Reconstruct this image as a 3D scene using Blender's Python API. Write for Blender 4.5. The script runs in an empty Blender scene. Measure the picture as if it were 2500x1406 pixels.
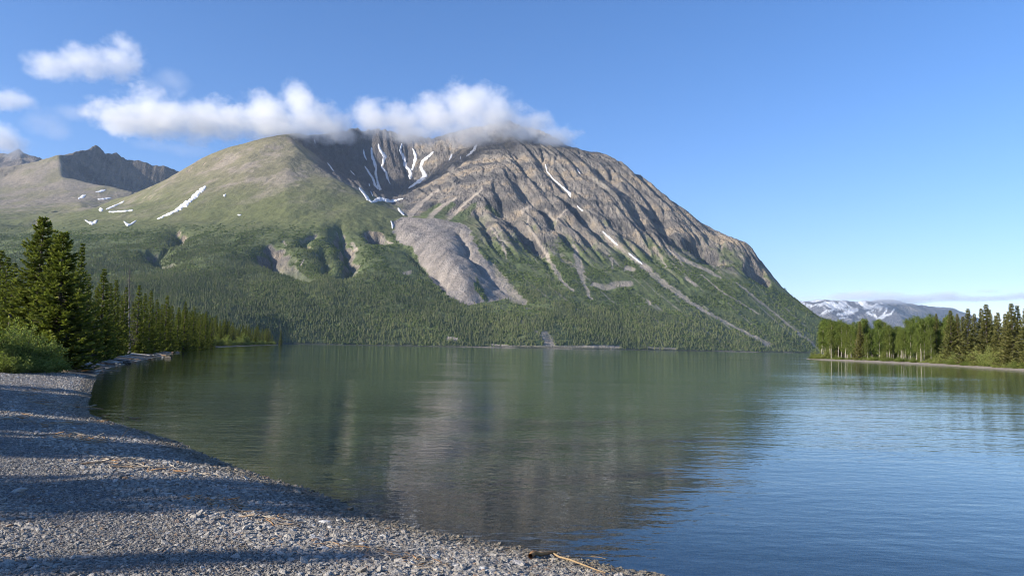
import bpy, bmesh, math, random, time
import numpy as np
from mathutils import Matrix, Vector
from mathutils.geometry import delaunay_2d_cdt
T0 = time.time()
R = math.radians
scene = bpy.context.scene
col = scene.collection

# ------------------------------------------------------------------ camera, sky, sun, exposure
CAM_H, FPX = 2.0, 1805.0
PITCH, ROLL = math.atan(144.4 / FPX), R(1.016)
Fv = np.array([0, math.cos(PITCH), math.sin(PITCH)])
U0 = np.array([0, -math.sin(PITCH), math.cos(PITCH)])
X0 = np.array([1.0, 0, 0])
Rv = math.cos(ROLL) * X0 + math.sin(ROLL) * U0
Uv = -math.sin(ROLL) * X0 + math.cos(ROLL) * U0
CAM = np.array([0, 0, CAM_H])
cd = bpy.data.cameras.new("camera"); cam = bpy.data.objects.new("camera", cd); col.objects.link(cam)
cd.sensor_width = 36; cd.lens = 36 * FPX / 2500; cd.clip_start = 0.1; cd.clip_end = 90000
m = Matrix.Identity(4)
for i in range(3):
    m[i][0], m[i][1], m[i][2], m[i][3] = Rv[i], Uv[i], -Fv[i], CAM[i]
cam.matrix_world = m
scene.camera = cam

SUN_AZ, SUN_EL = 114.0, 21.0          # degrees to the left of the view direction, degrees above the horizon
sdir = Vector((-math.sin(R(SUN_AZ)) * math.cos(R(SUN_EL)), math.cos(R(SUN_AZ)) * math.cos(R(SUN_EL)), math.sin(R(SUN_EL))))
w = bpy.data.worlds.new("World"); scene.world = w; w.use_nodes = True
nt = w.node_tree; bg = nt.nodes["Background"]
sky = nt.nodes.new("ShaderNodeTexSky"); sky.sky_type = 'NISHITA'; sky.sun_disc = False
sky.sun_elevation = R(SUN_EL); sky.sun_rotation = math.atan2(sdir.x, sdir.y)
sky.altitude = 700; sky.air_density = 1.0; sky.dust_density = 0.3; sky.ozone_density = 3.0
hs = nt.nodes.new("ShaderNodeHueSaturation"); hs.inputs["Saturation"].default_value = 1.22
nt.links.new(sky.outputs[0], hs.inputs["Color"]); tm = nt.nodes.new("ShaderNodeMix"); tm.data_type = 'RGBA'; tm.blend_type = 'MULTIPLY'; tm.inputs[0].default_value = 1.0; tm.inputs[7].default_value = (1.10, 0.94, 1.06, 1)
nt.links.new(hs.outputs[0], tm.inputs[6]); nt.links.new(tm.outputs[2], bg.inputs["Color"])
bg.inputs["Strength"].default_value = 0.11
sl = bpy.data.lights.new("sun", 'SUN'); sl.energy = 5.0; sl.angle = R(0.5); sl.color = (1.0, 0.92, 0.80)
so = bpy.data.objects.new("sun", sl); col.objects.link(so); so.rotation_euler = sdir.to_track_quat('Z', 'Y').to_euler()
vs = scene.view_settings
scene.display_settings.display_device = 'sRGB'
vs.view_transform = 'Standard'; vs.look = 'None'; vs.gamma = 1.0; vs.use_curve_mapping = False; vs.exposure = 0.86
cy = scene.cycles
cy.use_denoising = True; cy.max_bounces = 8; cy.diffuse_bounces = 2; cy.glossy_bounces = 3; cy.transmission_bounces = 4
cy.transparent_max_bounces = 12; cy.volume_bounces = 5; cy.use_adaptive_sampling = True; cy.adaptive_threshold = 0.01
cy.sample_clamp_indirect = 4.0; cy.caustics_reflective = False; cy.caustics_refractive = False
cy.volume_max_steps = 256; cy.filter_width = 1.05

# ------------------------------------------------------------------ helpers
def W(px, py, Y):
    """photo pixel + depth along Y (metres) -> world"""
    d = Fv + (px - 1250) / FPX * Rv + (703 - py) / FPX * Uv
    return CAM + d * (Y / d[1])
def WZ(px, py, z=0.0):
    d = Fv + (px - 1250) / FPX * Rv + (703 - py) / FPX * Uv
    return CAM + d * ((z - CAM_H) / d[2])
def proj(P):
    Q = P - CAM
    f = Q @ Fv
    return 1250 + FPX * (Q @ Rv) / f, 703 - FPX * (Q @ Uv) / f
def sm(a, b, x):
    t = np.clip((x - a) / (b - a), 0, 1); return t * t * (3 - 2 * t)
_rs = np.random.RandomState(7)
_perm = np.concatenate([_rs.permutation(512)] * 2)
_ga = _rs.rand(512) * 2 * np.pi
_gx, _gy = np.cos(_ga), np.sin(_ga)
def perlin(x, y):
    xi = np.floor(x).astype(int); yi = np.floor(y).astype(int); xf = x - xi; yf = y - yi
    xi &= 511; yi &= 511
    u = xf * xf * xf * (xf * (xf * 6 - 15) + 10); v = yf * yf * yf * (yf * (yf * 6 - 15) + 10)
    def g(ix, iy, dx, dy):
        h = _perm[_perm[ix & 511] + (iy & 511)]
        return _gx[h] * dx + _gy[h] * dy
    a = g(xi, yi, xf, yf); b = g(xi + 1, yi, xf - 1, yf); c = g(xi, yi + 1, xf, yf - 1); d = g(xi + 1, yi + 1, xf - 1, yf - 1)
    return (a + u * (b - a)) + v * ((c + u * (d - c)) - (a + u * (b - a)))
def fbm(x, y, o=4, gain=0.5):
    s = 0; a = 1.0
    for i in range(o):
        s = s + a * perlin(x + 17.3 * i, y - 9.1 * i); x = x * 2.03; y = y * 2.03; a *= gain
    return s
def ridged(x, y, o=4):
    s = 0; a = 1.0
    for i in range(o):
        s = s + a * (1 - 2.2 * np.abs(perlin(x + 31.7 * i, y + 5.3 * i))); x = x * 2.1; y = y * 2.1; a *= 0.5
    return s
def blur(h, sig):
    r = int(3 * sig) + 1; k = np.exp(-0.5 * (np.arange(-r, r + 1) / sig) ** 2); k /= k.sum()
    for ax in (0, 1):
        p = np.pad(h, [(r, r) if a == ax else (0, 0) for a in (0, 1)], mode='edge'); o = np.zeros_like(h)
        for i, kk in enumerate(k):
            o += kk * (p[i:i + h.shape[0], :] if ax == 0 else p[:, i:i + h.shape[1]])
        h = o
    return h
def seg_dist(px, py, line):
    """distance from points to polyline and the parameter (in points) along it"""
    best = np.full(px.shape, 1e12); par = np.zeros(px.shape)
    for i in range(len(line) - 1):
        ax, ay = line[i][:2]; bx, by = line[i + 1][:2]
        dx, dy = bx - ax, by - ay; L = dx * dx + dy * dy + 1e-12
        t = np.clip(((px - ax) * dx + (py - ay) * dy) / L, 0, 1)
        d = (px - ax - t * dx) ** 2 + (py - ay - t * dy) ** 2
        k = d < best; best = np.where(k, d, best); par = np.where(k, i + t, par)
    return np.sqrt(best), par
def inside(px, py, poly):
    r = np.zeros(px.shape, bool); n = len(poly)
    for i in range(n):
        x1, y1 = poly[i][:2]; x2, y2 = poly[(i + 1) % n][:2]
        if y1 == y2: continue
        r ^= ((y1 > py) != (y2 > py)) & (px < (x2 - x1) * (py - y1) / (y2 - y1) + x1)
    return r
def mesh_np(name, v, f, mat=None, smooth=True, attrs=None):
    """v (n,3), f (m,3|4) numpy"""
    me = bpy.data.meshes.new(name); v = np.asarray(v, np.float32); f = np.asarray(f, np.int32)
    k = f.shape[1]
    me.vertices.add(len(v)); me.vertices.foreach_set("co", v.ravel())
    me.loops.add(f.size); me.loops.foreach_set("vertex_index", f.ravel())
    me.polygons.add(len(f)); me.polygons.foreach_set("loop_start", np.arange(0, f.size, k, dtype=np.int32))
    me.update(calc_edges=True)
    me.polygons.foreach_set("use_smooth", np.full(len(f), smooth))
    for n, a in (attrs or {}).items():
        if a.ndim == 2:
            at = me.attributes.new(n, 'FLOAT_COLOR', 'POINT')
            c = np.ones((len(v), 4), np.float32); c[:, :3] = a; at.data.foreach_set("color", c.ravel())
        else:
            at = me.attributes.new(n, 'FLOAT', 'POINT'); at.data.foreach_set("value", a.astype(np.float32))
    if mat: me.materials.append(mat)
    return me
def add(name, me, parent=None, loc=None, rotz=0.0, scale=None, **props):
    o = bpy.data.objects.new(name, me); col.objects.link(o)
    if parent: o.parent = parent
    if loc is not None: o.location = loc
    o.rotation_euler.z = rotz
    if scale is not None: o.scale = scale
    for k, v in props.items(): o[k] = v
    return o
def gridfaces(nr, nc):
    i = np.arange(nr - 1)[:, None] * nc + np.arange(nc - 1)[None, :]
    return np.stack([i, i + 1, i + nc + 1, i + nc], -1).reshape(-1, 4)

class MatB:
    """small node-material builder"""
    def __init__(s, name):
        s.m = bpy.data.materials.new(name); s.m.use_nodes = True; s.t = s.m.node_tree
        s.t.nodes.clear(); s.out = s.n("OutputMaterial")
    def n(s, kind, **kw):
        nd = s.t.nodes.new("ShaderNode" + kind)
        for k, v in kw.items():
            if k in nd.inputs: s.set(nd.inputs[k], v)
            else: setattr(nd, k, v)
        return nd
    def set(s, sock, v):
        if isinstance(v, bpy.types.NodeSocket): s.t.links.new(v, sock)
        elif isinstance(v, bpy.types.Node): s.t.links.new(v.outputs[0], sock)
        else:
            if isinstance(v, tuple) and len(v) == 3 and sock.type == 'RGBA': v = v + (1,)
            sock.default_value = v
    def math(s, op, a, b=0.0, c=None, clamp=False):
        nd = s.n("Math", operation=op, use_clamp=clamp); s.set(nd.inputs[0], a); s.set(nd.inputs[1], b)
        if c is not None: s.set(nd.inputs[2], c)
        return nd.outputs[0]
    def mixc(s, fac, a, b, mode='MIX'):
        nd = s.n("Mix", data_type='RGBA', blend_type=mode)
        s.set(nd.inputs[0], fac); s.set(nd.inputs[6], a); s.set(nd.inputs[7], b); return nd.outputs[2]
    def noise(s, vec, scale, detail=4.0, rough=0.55):
        nd = s.n("TexNoise"); s.set(nd.inputs["Vector"], vec); nd.inputs["Scale"].default_value = scale
        nd.inputs["Detail"].default_value = detail; nd.inputs["Roughness"].default_value = rough; return nd.outputs[0]
    def ramp(s, fac, lo, hi, a=0.0, b=1.0):
        nd = s.n("MapRange"); s.set(nd.inputs[0], fac); nd.inputs[1].default_value = lo; nd.inputs[2].default_value = hi
        nd.inputs[3].default_value = a; nd.inputs[4].default_value = b; return nd.outputs[0]
    def pos(s): return s.n("NewGeometry").outputs["Position"]
    def vscale(s, v, k):
        nd = s.n("VectorMath", operation='MULTIPLY'); s.set(nd.inputs[0], v); nd.inputs[1].default_value = k; return nd.outputs[0]
    def attr(s, name, o="Color"): return s.n("Attribute", attribute_name=name).outputs[o]
    def bump(s, h, dist, strength=1.0):
        nd = s.n("Bump"); s.set(nd.inputs["Height"], h); nd.inputs["Distance"].default_value = dist
        nd.inputs["Strength"].default_value = strength; return nd.outputs[0]
    def pbr(s, base, rough=0.9, normal=None, spec=0.2):
        p = s.n("BsdfPrincipled"); s.set(p.inputs["Base Color"], base); s.set(p.inputs["Roughness"], rough)
        s.set(p.inputs["Specular IOR Level"], spec)
        if normal is not None: s.set(p.inputs["Normal"], normal)
        s.t.links.new(p.outputs[0], s.out.inputs[0]); return p

def foliage_mat(name, c1, c2, c3, trans=0.35, stand=None):
    b = MatB(name)
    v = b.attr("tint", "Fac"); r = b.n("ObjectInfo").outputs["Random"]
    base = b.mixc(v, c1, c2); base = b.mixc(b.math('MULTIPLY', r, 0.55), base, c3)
    if stand:
        ns = b.noise(b.pos(), 0.006, 4, .6); base = b.mixc(b.ramp(ns, .38, .66), base, b.mixc(1.0, base, stand, 'MULTIPLY'))
    d = b.n("BsdfDiffuse"); b.set(d.inputs[0], base)
    t = b.n("BsdfTranslucent"); b.set(t.inputs[0], b.mixc(1.0, base, (1.0, 1.15, 0.6), 'MULTIPLY'))
    mx = b.n("MixShader"); mx.inputs[0].default_value = trans
    b.t.links.new(d.outputs[0], mx.inputs[1]); b.t.links.new(t.outputs[0], mx.inputs[2])
    b.t.links.new(mx.outputs[0], b.out.inputs[0]); return b.m
def bark_mat(name, c1, c2, sc=6.0, vert=0.25):
    b = MatB(name); tc = b.n("TexCoord").outputs["Object"]; p = b.vscale(tc, (1, 1, vert))
    n = b.noise(p, sc, 6, 0.65)
    b.pbr(b.mixc(b.ramp(n, 0.35, 0.65), c1, c2), 0.92, b.bump(n, 0.02)); return b.m

# ------------------------------------------------------------------ heightfields from surveyed lines
class Field:
    def __init__(s, x0, x1, y0, y1, cell):
        s.x0, s.y0, s.c = x0, y0, cell
        s.nx = int((x1 - x0) / cell) + 1; s.ny = int((y1 - y0) / cell) + 1
        s.X, s.Y = np.meshgrid(x0 + cell * np.arange(s.nx), y0 + cell * np.arange(s.ny))
        s.h = np.zeros((s.ny, s.nx))
    def from_lines(s, lines):
        pts, edges, zs = [], [], []
        for ln in lines:
            i0 = len(pts)
            for p in ln: pts.append(Vector((p[0], p[1]))); zs.append(p[2])
            if len(ln) > 1: edges += [(i0 + k, i0 + k + 1) for k in range(len(ln) - 1)]
        x1 = s.x0 + s.c * (s.nx - 1); y1 = s.y0 + s.c * (s.ny - 1)
        P = np.array([(p.x, p.y) for p in pts]); Z = np.array(zs)
        for cx, cy_ in [(a, b) for a in np.linspace(s.x0 - 50, x1 + 50, 9) for b in np.linspace(s.y0 - 50, y1 + 50, 9)
                        if a in (s.x0 - 50, x1 + 50) or b in (s.y0 - 50, y1 + 50)]:
            k = np.argsort((P[:, 0] - cx) ** 2 + (P[:, 1] - cy_) ** 2)[:3]
            pts.append(Vector((cx, cy_))); zs.append(float(Z[k].mean()))
        vo, eo, fo, vorig, _, _ = delaunay_2d_cdt(pts, edges, [], 0, 1e-3)
        zs = np.array(zs); vz = []
        nn = np.array([(p.x, p.y) for p in pts])
        for k, v in enumerate(vo):
            if vorig[k]: vz.append(zs[vorig[k]].mean())
            else:
                d = 1 / ((nn[:, 0] - v.x) ** 2 + (nn[:, 1] - v.y) ** 2 + 1); q = np.argsort(-d)[:3]
                vz.append((zs[q] * d[q]).sum() / d[q].sum())
        h = np.full((s.ny, s.nx), np.nan)
        for f in fo:
            a, b, c = [(vo[i].x, vo[i].y, vz[i]) for i in f[:3]]
            xs = [a[0], b[0], c[0]]; ys = [a[1], b[1], c[1]]
            i0 = max(0, int((min(xs) - s.x0) / s.c)); i1 = min(s.nx, int((max(xs) - s.x0) / s.c) + 2)
            j0 = max(0, int((min(ys) - s.y0) / s.c)); j1 = min(s.ny, int((max(ys) - s.y0) / s.c) + 2)
            if i1 <= i0 or j1 <= j0: continue
            X = s.X[j0:j1, i0:i1]; Y = s.Y[j0:j1, i0:i1]
            D = (b[1] - c[1]) * (a[0] - c[0]) + (c[0] - b[0]) * (a[1] - c[1])
            if abs(D) < 1e-9: continue
            l1 = ((b[1] - c[1]) * (X - c[0]) + (c[0] - b[0]) * (Y - c[1])) / D
            l2 = ((c[1] - a[1]) * (X - c[0]) + (a[0] - c[0]) * (Y - c[1])) / D
            k = (l1 > -1e-6) & (l2 > -1e-6) & (l1 + l2 < 1 + 1e-6)
            h[j0:j1, i0:i1][k] = (l1 * a[2] + l2 * b[2] + (1 - l1 - l2) * c[2])[k]
        h[np.isnan(h)] = 0
        s.h = h
    def at(s, x, y, g=None):
        g = s.h if g is None else g
        u = np.clip((x - s.x0) / s.c, 0, s.nx - 1.001); v = np.clip((y - s.y0) / s.c, 0, s.ny - 1.001)
        i = u.astype(int); j = v.astype(int); a = u - i; b = v - j
        return (g[j, i] * (1 - a) + g[j, i + 1] * a) * (1 - b) + (g[j + 1, i] * (1 - a) + g[j + 1, i + 1] * a) * b
    def hit(s, px, py, y0=None, y1=None):
        """first point where the sight line through a photo pixel meets the field"""
        ys = np.arange(y0 or s.y0 + 20, y1 or s.y0 + s.c * (s.ny - 2), s.c * 0.5)
        d = Fv + (px - 1250) / FPX * Rv + (703 - py) / FPX * Uv
        x = d[0] / d[1] * ys; z = CAM_H + d[2] / d[1] * ys
        below = np.nonzero(s.at(x, ys) >= z)[0]
        k = below[0] if len(below) else len(ys) - 1
        return np.array([x[k], ys[k], s.at(x[k:k + 1], ys[k:k + 1])[0]])
    def erode(s, n, steps, rate, mask, seed):
        rs = np.random.RandomState(seed); h = s.h / s.c
        x = rs.rand(n) * (s.nx - 3) + 1; y = rs.rand(n) * (s.ny - 3) + 1
        k = s.at(s.x0 + x * s.c, s.y0 + y * s.c, mask) > rs.rand(n); x, y = x[k], y[k]; n = len(x)
        dx = np.zeros(n); dy = np.zeros(n); sed = np.zeros(n); vel = np.ones(n); wat = np.ones(n)
        for st in range(steps):
            i = x.astype(int); j = y.astype(int); a = x - i; b = y - j
            h00 = h[j, i]; h10 = h[j, i + 1]; h01 = h[j + 1, i]; h11 = h[j + 1, i + 1]
            gx = (h10 - h00) * (1 - b) + (h11 - h01) * b; gy = (h01 - h00) * (1 - a) + (h11 - h10) * a
            hc = (h00 * (1 - a) + h10 * a) * (1 - b) + (h01 * (1 - a) + h11 * a) * b
            dx = dx * 0.25 - gx * 0.75; dy = dy * 0.25 - gy * 0.75
            L = np.sqrt(dx * dx + dy * dy) + 1e-9; dx /= L; dy /= L
            x2 = np.clip(x + dx, 1, s.nx - 3); y2 = np.clip(y + dy, 1, s.ny - 3)
            i2 = x2.astype(int); j2 = y2.astype(int); a2 = x2 - i2; b2 = y2 - j2
            hn = (h[j2, i2] * (1 - a2) + h[j2, i2 + 1] * a2) * (1 - b2) + (h[j2 + 1, i2] * (1 - a2) + h[j2 + 1, i2 + 1] * a2) * b2
            dh = hn - hc
            cap = np.maximum(-dh, 0.01) * vel * wat * 5.0
            up = dh > 0
            dep = np.where(up, np.minimum(sed, dh), np.where(sed > cap, (sed - cap) * 0.25, 0))
            er = np.where(~up & (sed <= cap), np.minimum((cap - sed) * rate, -dh * 0.6), 0)
            dlt = dep - er
            acc = np.zeros_like(h)
            for jj, ii, ww in ((j, i, (1 - a) * (1 - b)), (j, i + 1, a * (1 - b)), (j + 1, i, (1 - a) * b), (j + 1, i + 1, a * b)):
                np.add.at(acc, (jj, ii), dlt * ww)
            h += np.clip(acc, -0.05, 0.03)
            sed = sed - dlt
            vel = np.sqrt(np.maximum(vel * vel - dh * 3.0, 0.02)); vel = np.minimum(vel, 2.5); wat *= 0.985
            x, y = x2, y2
        h = s.h + np.clip(h * s.c - s.h, -16, 4)
        s.h = h

# ---------- the main mountain
L = []
def ln(*p): L.append([tuple(W(*q)) for q in p])
def pts(*p):
    for q in p: L.append([tuple(W(*q))])
shore_px = [(690, 1480), (800, 1520), (900, 1560), (1000, 1585), (1100, 1600), (1200, 1640), (1320, 1660), (1450, 1720), (1550, 1800),
            (1650, 1880), (1750, 1970), (1850, 2080), (1930, 2180), (2000, 2280), (2080, 2400), (2200, 2550)]
shore_w = []
for px, Y in shore_px:
    p = W(px, 840, Y); shore_w.append((p[0], Y))
L.append([(x, y, 0.0) for x, y in shore_w])
L.append([(x, y + 14, 5.0) for x, y in shore_w])
L.append([(x - 10, y - 140, -14.0) for x, y in shore_w])
for x, y, z in [(-470, 1350, 0), (-430, 1200, 0), (-700, 1250, 14), (-1000, 1300, 25), (-1500, 1300, 22), (-2500, 1300, 20),
                (-200, 1300, -15), (500, 1300, -15), (1500, 1300, -15), (2500, 1600, -15), (2500, 2300, -15), (1900, 2300, -12)]:
    L.append([(x, y, z)])
# wooded foothill and dome, rows from low to high
pts((0, 790, 1350), (0, 720, 1650), (0, 650, 2000), (0, 590, 2500), (0, 545, 3050), (-150, 700, 1700), (-150, 600, 2400), (-150, 540, 3000),
    (200, 770, 1350), (200, 690, 1650), (200, 620, 2050), (200, 565, 2500), (200, 535, 2850),
    (300, 750, 1400), (400, 760, 1420), (500, 770, 1450), (600, 775, 1500), (700, 772, 1600), (800, 772, 1680), (900, 772, 1720), (1000, 770, 1750),
    (1100, 770, 1800), (1200, 775, 1840), (300, 680, 1780), (400, 680, 1820), (500, 680, 1850), (600, 680, 1880), (700, 680, 1900), (800, 680, 1920),
    (900, 680, 1980), (980, 690, 2020), (300, 600, 2260), (400, 600, 2250), (500, 600, 2230), (600, 600, 2220), (700, 600, 2220), (800, 600, 2240), (900, 600, 2300),
    (300, 540, 2760), (400, 540, 2660), (500, 540, 2600), (600, 540, 2560), (700, 540, 2520), (800, 540, 2500), (900, 545, 2560),
    (400, 490, 3000), (400, 450, 3330), (500, 450, 3060), (600, 450, 2960), (700, 450, 2910), (800, 455, 2930), (600, 390, 3260), (700, 390, 3210),
    (700, 812, 1530), (900, 815, 1610), (1100, 818, 1650))
ln((320, 476, 3480), (350, 462, 3500), (400, 441, 3480), (440, 419, 3460), (500, 384, 3480), (560, 358, 3500), (640, 338, 3520), (700, 330, 3520))
ln((700, 330, 3520), (730, 366, 3400), (760, 394, 3300), (800, 424, 3170), (850, 459, 3000), (900, 489, 2860), (945, 524, 2720), (965, 546, 2640), (968, 590, 2480))
pts((100, 548, 2900), (100, 520, 3400), (200, 505, 3550), (270, 500, 3450), (330, 500, 3250), (250, 520, 3000))
# bench and the hills left of the dome
ln((0, 512, 3900), (100, 505, 4000), (190, 490, 4150), (260, 478, 4350), (335, 470, 4500))
ln((0, 440, 4800), (60, 410, 4900), (100, 390, 5000), (145, 377, 5050), (178, 381, 5200), (212, 366, 5400), (235, 349, 5500), (258, 374, 5520), (285, 371, 5550),
   (310, 390, 5580), (345, 393, 5620), (375, 404, 5650), (400, 405, 5680), (440, 419, 5750), (520, 440, 5900))
ln((145, 377, 5050), (150, 405, 4850), (152, 430, 4700), (155, 462, 4450), (165, 482, 4250))
pts((0, 480, 4350), (80, 450, 4600), (-200, 440, 4700), (-200, 490, 4100), (200, 478, 4950), (250, 470, 5230), (300, 466, 5420), (400, 464, 5560), (460, 470, 5600), (205, 430, 5180), (400, 530, 4200), (480, 500, 4300))
# cirque
ln((940, 489, 3750), (960, 500, 3380), (978, 517, 3000), (1000, 530, 2800))
pts((1000, 488, 3720), (1000, 455, 3900), (1060, 430, 3930), (1100, 400, 3980), (1000, 400, 4080), (900, 432, 3980), (850, 400, 4000), (800, 378, 3860), (880, 380, 4080), (940, 440, 3960), (820, 430, 3740), (880, 465, 3720), (770, 380, 3680))
ln((700, 330, 3520), (740, 324, 3750), (800, 320, 3950), (860, 318, 4100), (920, 322, 4200), (1000, 336, 4250), (1060, 343, 4200), (1110, 330, 4100), (1170, 315, 3950),
   (1240, 305, 3900), (1320, 328, 3850), (1400, 365, 3700), (1480, 389, 3500), (1560, 437, 3350), (1620, 484, 3230), (1700, 545, 3080), (1760, 585, 2980), (1820, 601, 2900),
   (1842, 637, 2830), (1880, 677, 2780), (1930, 722, 2700), (1990, 765, 2600), (2040, 798, 2530), (2100, 840, 2480))
ln((990, 495, 3350), (1050, 459, 3400), (1110, 420, 3450), (1180, 388, 3520), (1240, 347, 3650), (1245, 320, 3820))
ln((1240, 347, 3650), (1215, 413, 3300), (1190, 453, 3100), (1165, 498, 2920), (1155, 545, 2760))
pts((1000, 525, 2950), (1080, 500, 3010), (1130, 470, 3090), (1060, 525, 2850), (1120, 520, 2880))
# rock glacier tongue
ln((962, 533, 2700), (1000, 531, 2690), (1050, 535, 2690), (1100, 543, 2690), (1135, 550, 2700))
ln((1135, 550, 2700), (1165, 580, 2560), (1195, 630, 2390), (1215, 690, 2200), (1205, 735, 2030))
ln((968, 590, 2480), (1000, 620, 2340), (1040, 680, 2120), (1075, 722, 1990))
ln((1050, 560, 2560), (1080, 600, 2360), (1110, 640, 2180), (1140, 690, 2040), (1150, 735, 1960))
pts((1000, 570, 2500), (1020, 600, 2380), (1130, 590, 2440), (1160, 640, 2260), (1110, 755, 1880), (1200, 752, 1920))
# the long right-hand face
pts((1200, 560, 2680), (1230, 600, 2540), (1255, 640, 2400), (1270, 690, 2240), (1262, 740, 2060), (1230, 520, 2860), (1250, 460, 3040), (1260, 410, 3260))
for pxc, row in {1300: ((820, 1700), (770, 1880), (720, 2120), (660, 2360), (600, 2580), (540, 2780), (480, 2960), (420, 3180), (370, 3450)),
                 1400: ((830, 1750), (780, 1930), (720, 2190), (660, 2410), (600, 2610), (540, 2810), (480, 3000), (425, 3240)),
                 1500: ((835, 1810), (780, 2050), (720, 2280), (660, 2480), (600, 2680), (540, 2850), (480, 3040), (425, 3280)),
                 1600: ((840, 1890), (790, 2080), (720, 2340), (650, 2580), (590, 2770), (530, 2980)),
                 1700: ((845, 1970), (790, 2180), (720, 2420), (660, 2620), (610, 2800)),
                 1800: ((848, 2090), (790, 2290), (720, 2490), (660, 2680)),
                 1900: ((850, 2200), (800, 2360), (750, 2520)), 1990: ((848, 2330), (810, 2440))}.items():
    for py, Y in row: pts((pxc, py, Y))
# far sides of the crests
for px, py, Y, dx, dy, dz in [(1240, 305, 3900, 500, 900, 650), (1400, 365, 3700, 420, 600, 480), (1560, 437, 3350, 420, 500, 430), (1700, 545, 3080, 380, 420, 380),
                              (1820, 601, 2900, 360, 380, 330), (1930, 722, 2700, 260, 250, 170), (2040, 798, 2530, 150, 160, 80), (1000, 336, 4250, 0, 800, 500),
                              (860, 318, 4100, -200, 700, 500), (700, 330, 3520, -350, 600, 400), (560, 358, 3500, -200, 450, 240), (440, 419, 3460, -150, 380, 110),
                              (235, 357, 5500, 0, 800, 500), (440, 419, 5750, 0, 600, 400), (60, 410, 4900, -200, 900, 350), (1200, 310, 4000, 0, 1500, 800), (2100, 840, 2480, 300, 400, 5)]:
    p = W(px, py, Y); L.append([(p[0] + dx, p[1] + dy, p[2] - dz)])
for yy in range(1300, 6600, 300): L.append([(2690, yy, -15.0)])
for yy in range(3000, 6600, 400): L.append([(2250 + (yy - 3000) * .1, yy, -15.0)])
MT = Field(-5200, 2700, 1150, 6500, 6.5)
MT.from_lines(L)
MT.h = blur(MT.h, 1.6)
c2 = lambda a: [(650 + q[0] * .28455, 300 + q[1] * .28455) + tuple(v * .28455 for v in q[2:]) for q in a]
c3 = lambda a: [(1200 + q[0] * .39833, 320 + q[1] * .39833) + tuple(v * .39833 for v in q[2:]) for q in a]
c1 = lambda a: [(q[0] * .28455, 300 + q[1] * .28455) + tuple(v * .28455 for v in q[2:]) for q in a]
c6 = lambda a: [(650 + q[0] * .3, 560 + q[1] * .3) + tuple(v * .3 for v in q[2:]) for q in a]
# soft broad relief, broken rock relief
X, Y_ = MT.X, MT.Y
pxg, pyg = proj(np.stack([X, Y_, MT.h], -1))
rock = sm(1130, 1210, pxg) * sm(250, 420, MT.h + 60 * fbm(X / 260, Y_ / 260, 3))
rock = np.maximum(rock, sm(760, 900, pxg) * sm(3050, 3300, Y_) * (pxg < 1300) * (MT.h > 550))
rock = np.maximum(rock, sm(4600, 5000, Y_) * sm(140, 170, pxg) * (pxg < 700))
land = sm(2, 40, MT.h)
ua = X * 0.925 + Y_ * 0.38; ub = X * 0.38 - Y_ * 0.925          # ub runs along the fall of the right-hand face
wx = 60 * fbm(X / 400, Y_ / 400, 2)
rel = 17 * ridged((ua + .6 * wx) / 135, ub / 1500, 3) + 9 * ridged((ua + .6 * wx) / 50, ub / 600, 3)
relk = np.where(Y_ > 4600, .3, 1.0)
MT.h += land * rock * (rel - 12) * 0.75 * relk
MT.h += land * (1 - rock) * (9 * fbm(X / 300, Y_ / 300, 4) + 3.0 * fbm(X / 60, Y_ / 60, 3))
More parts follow.
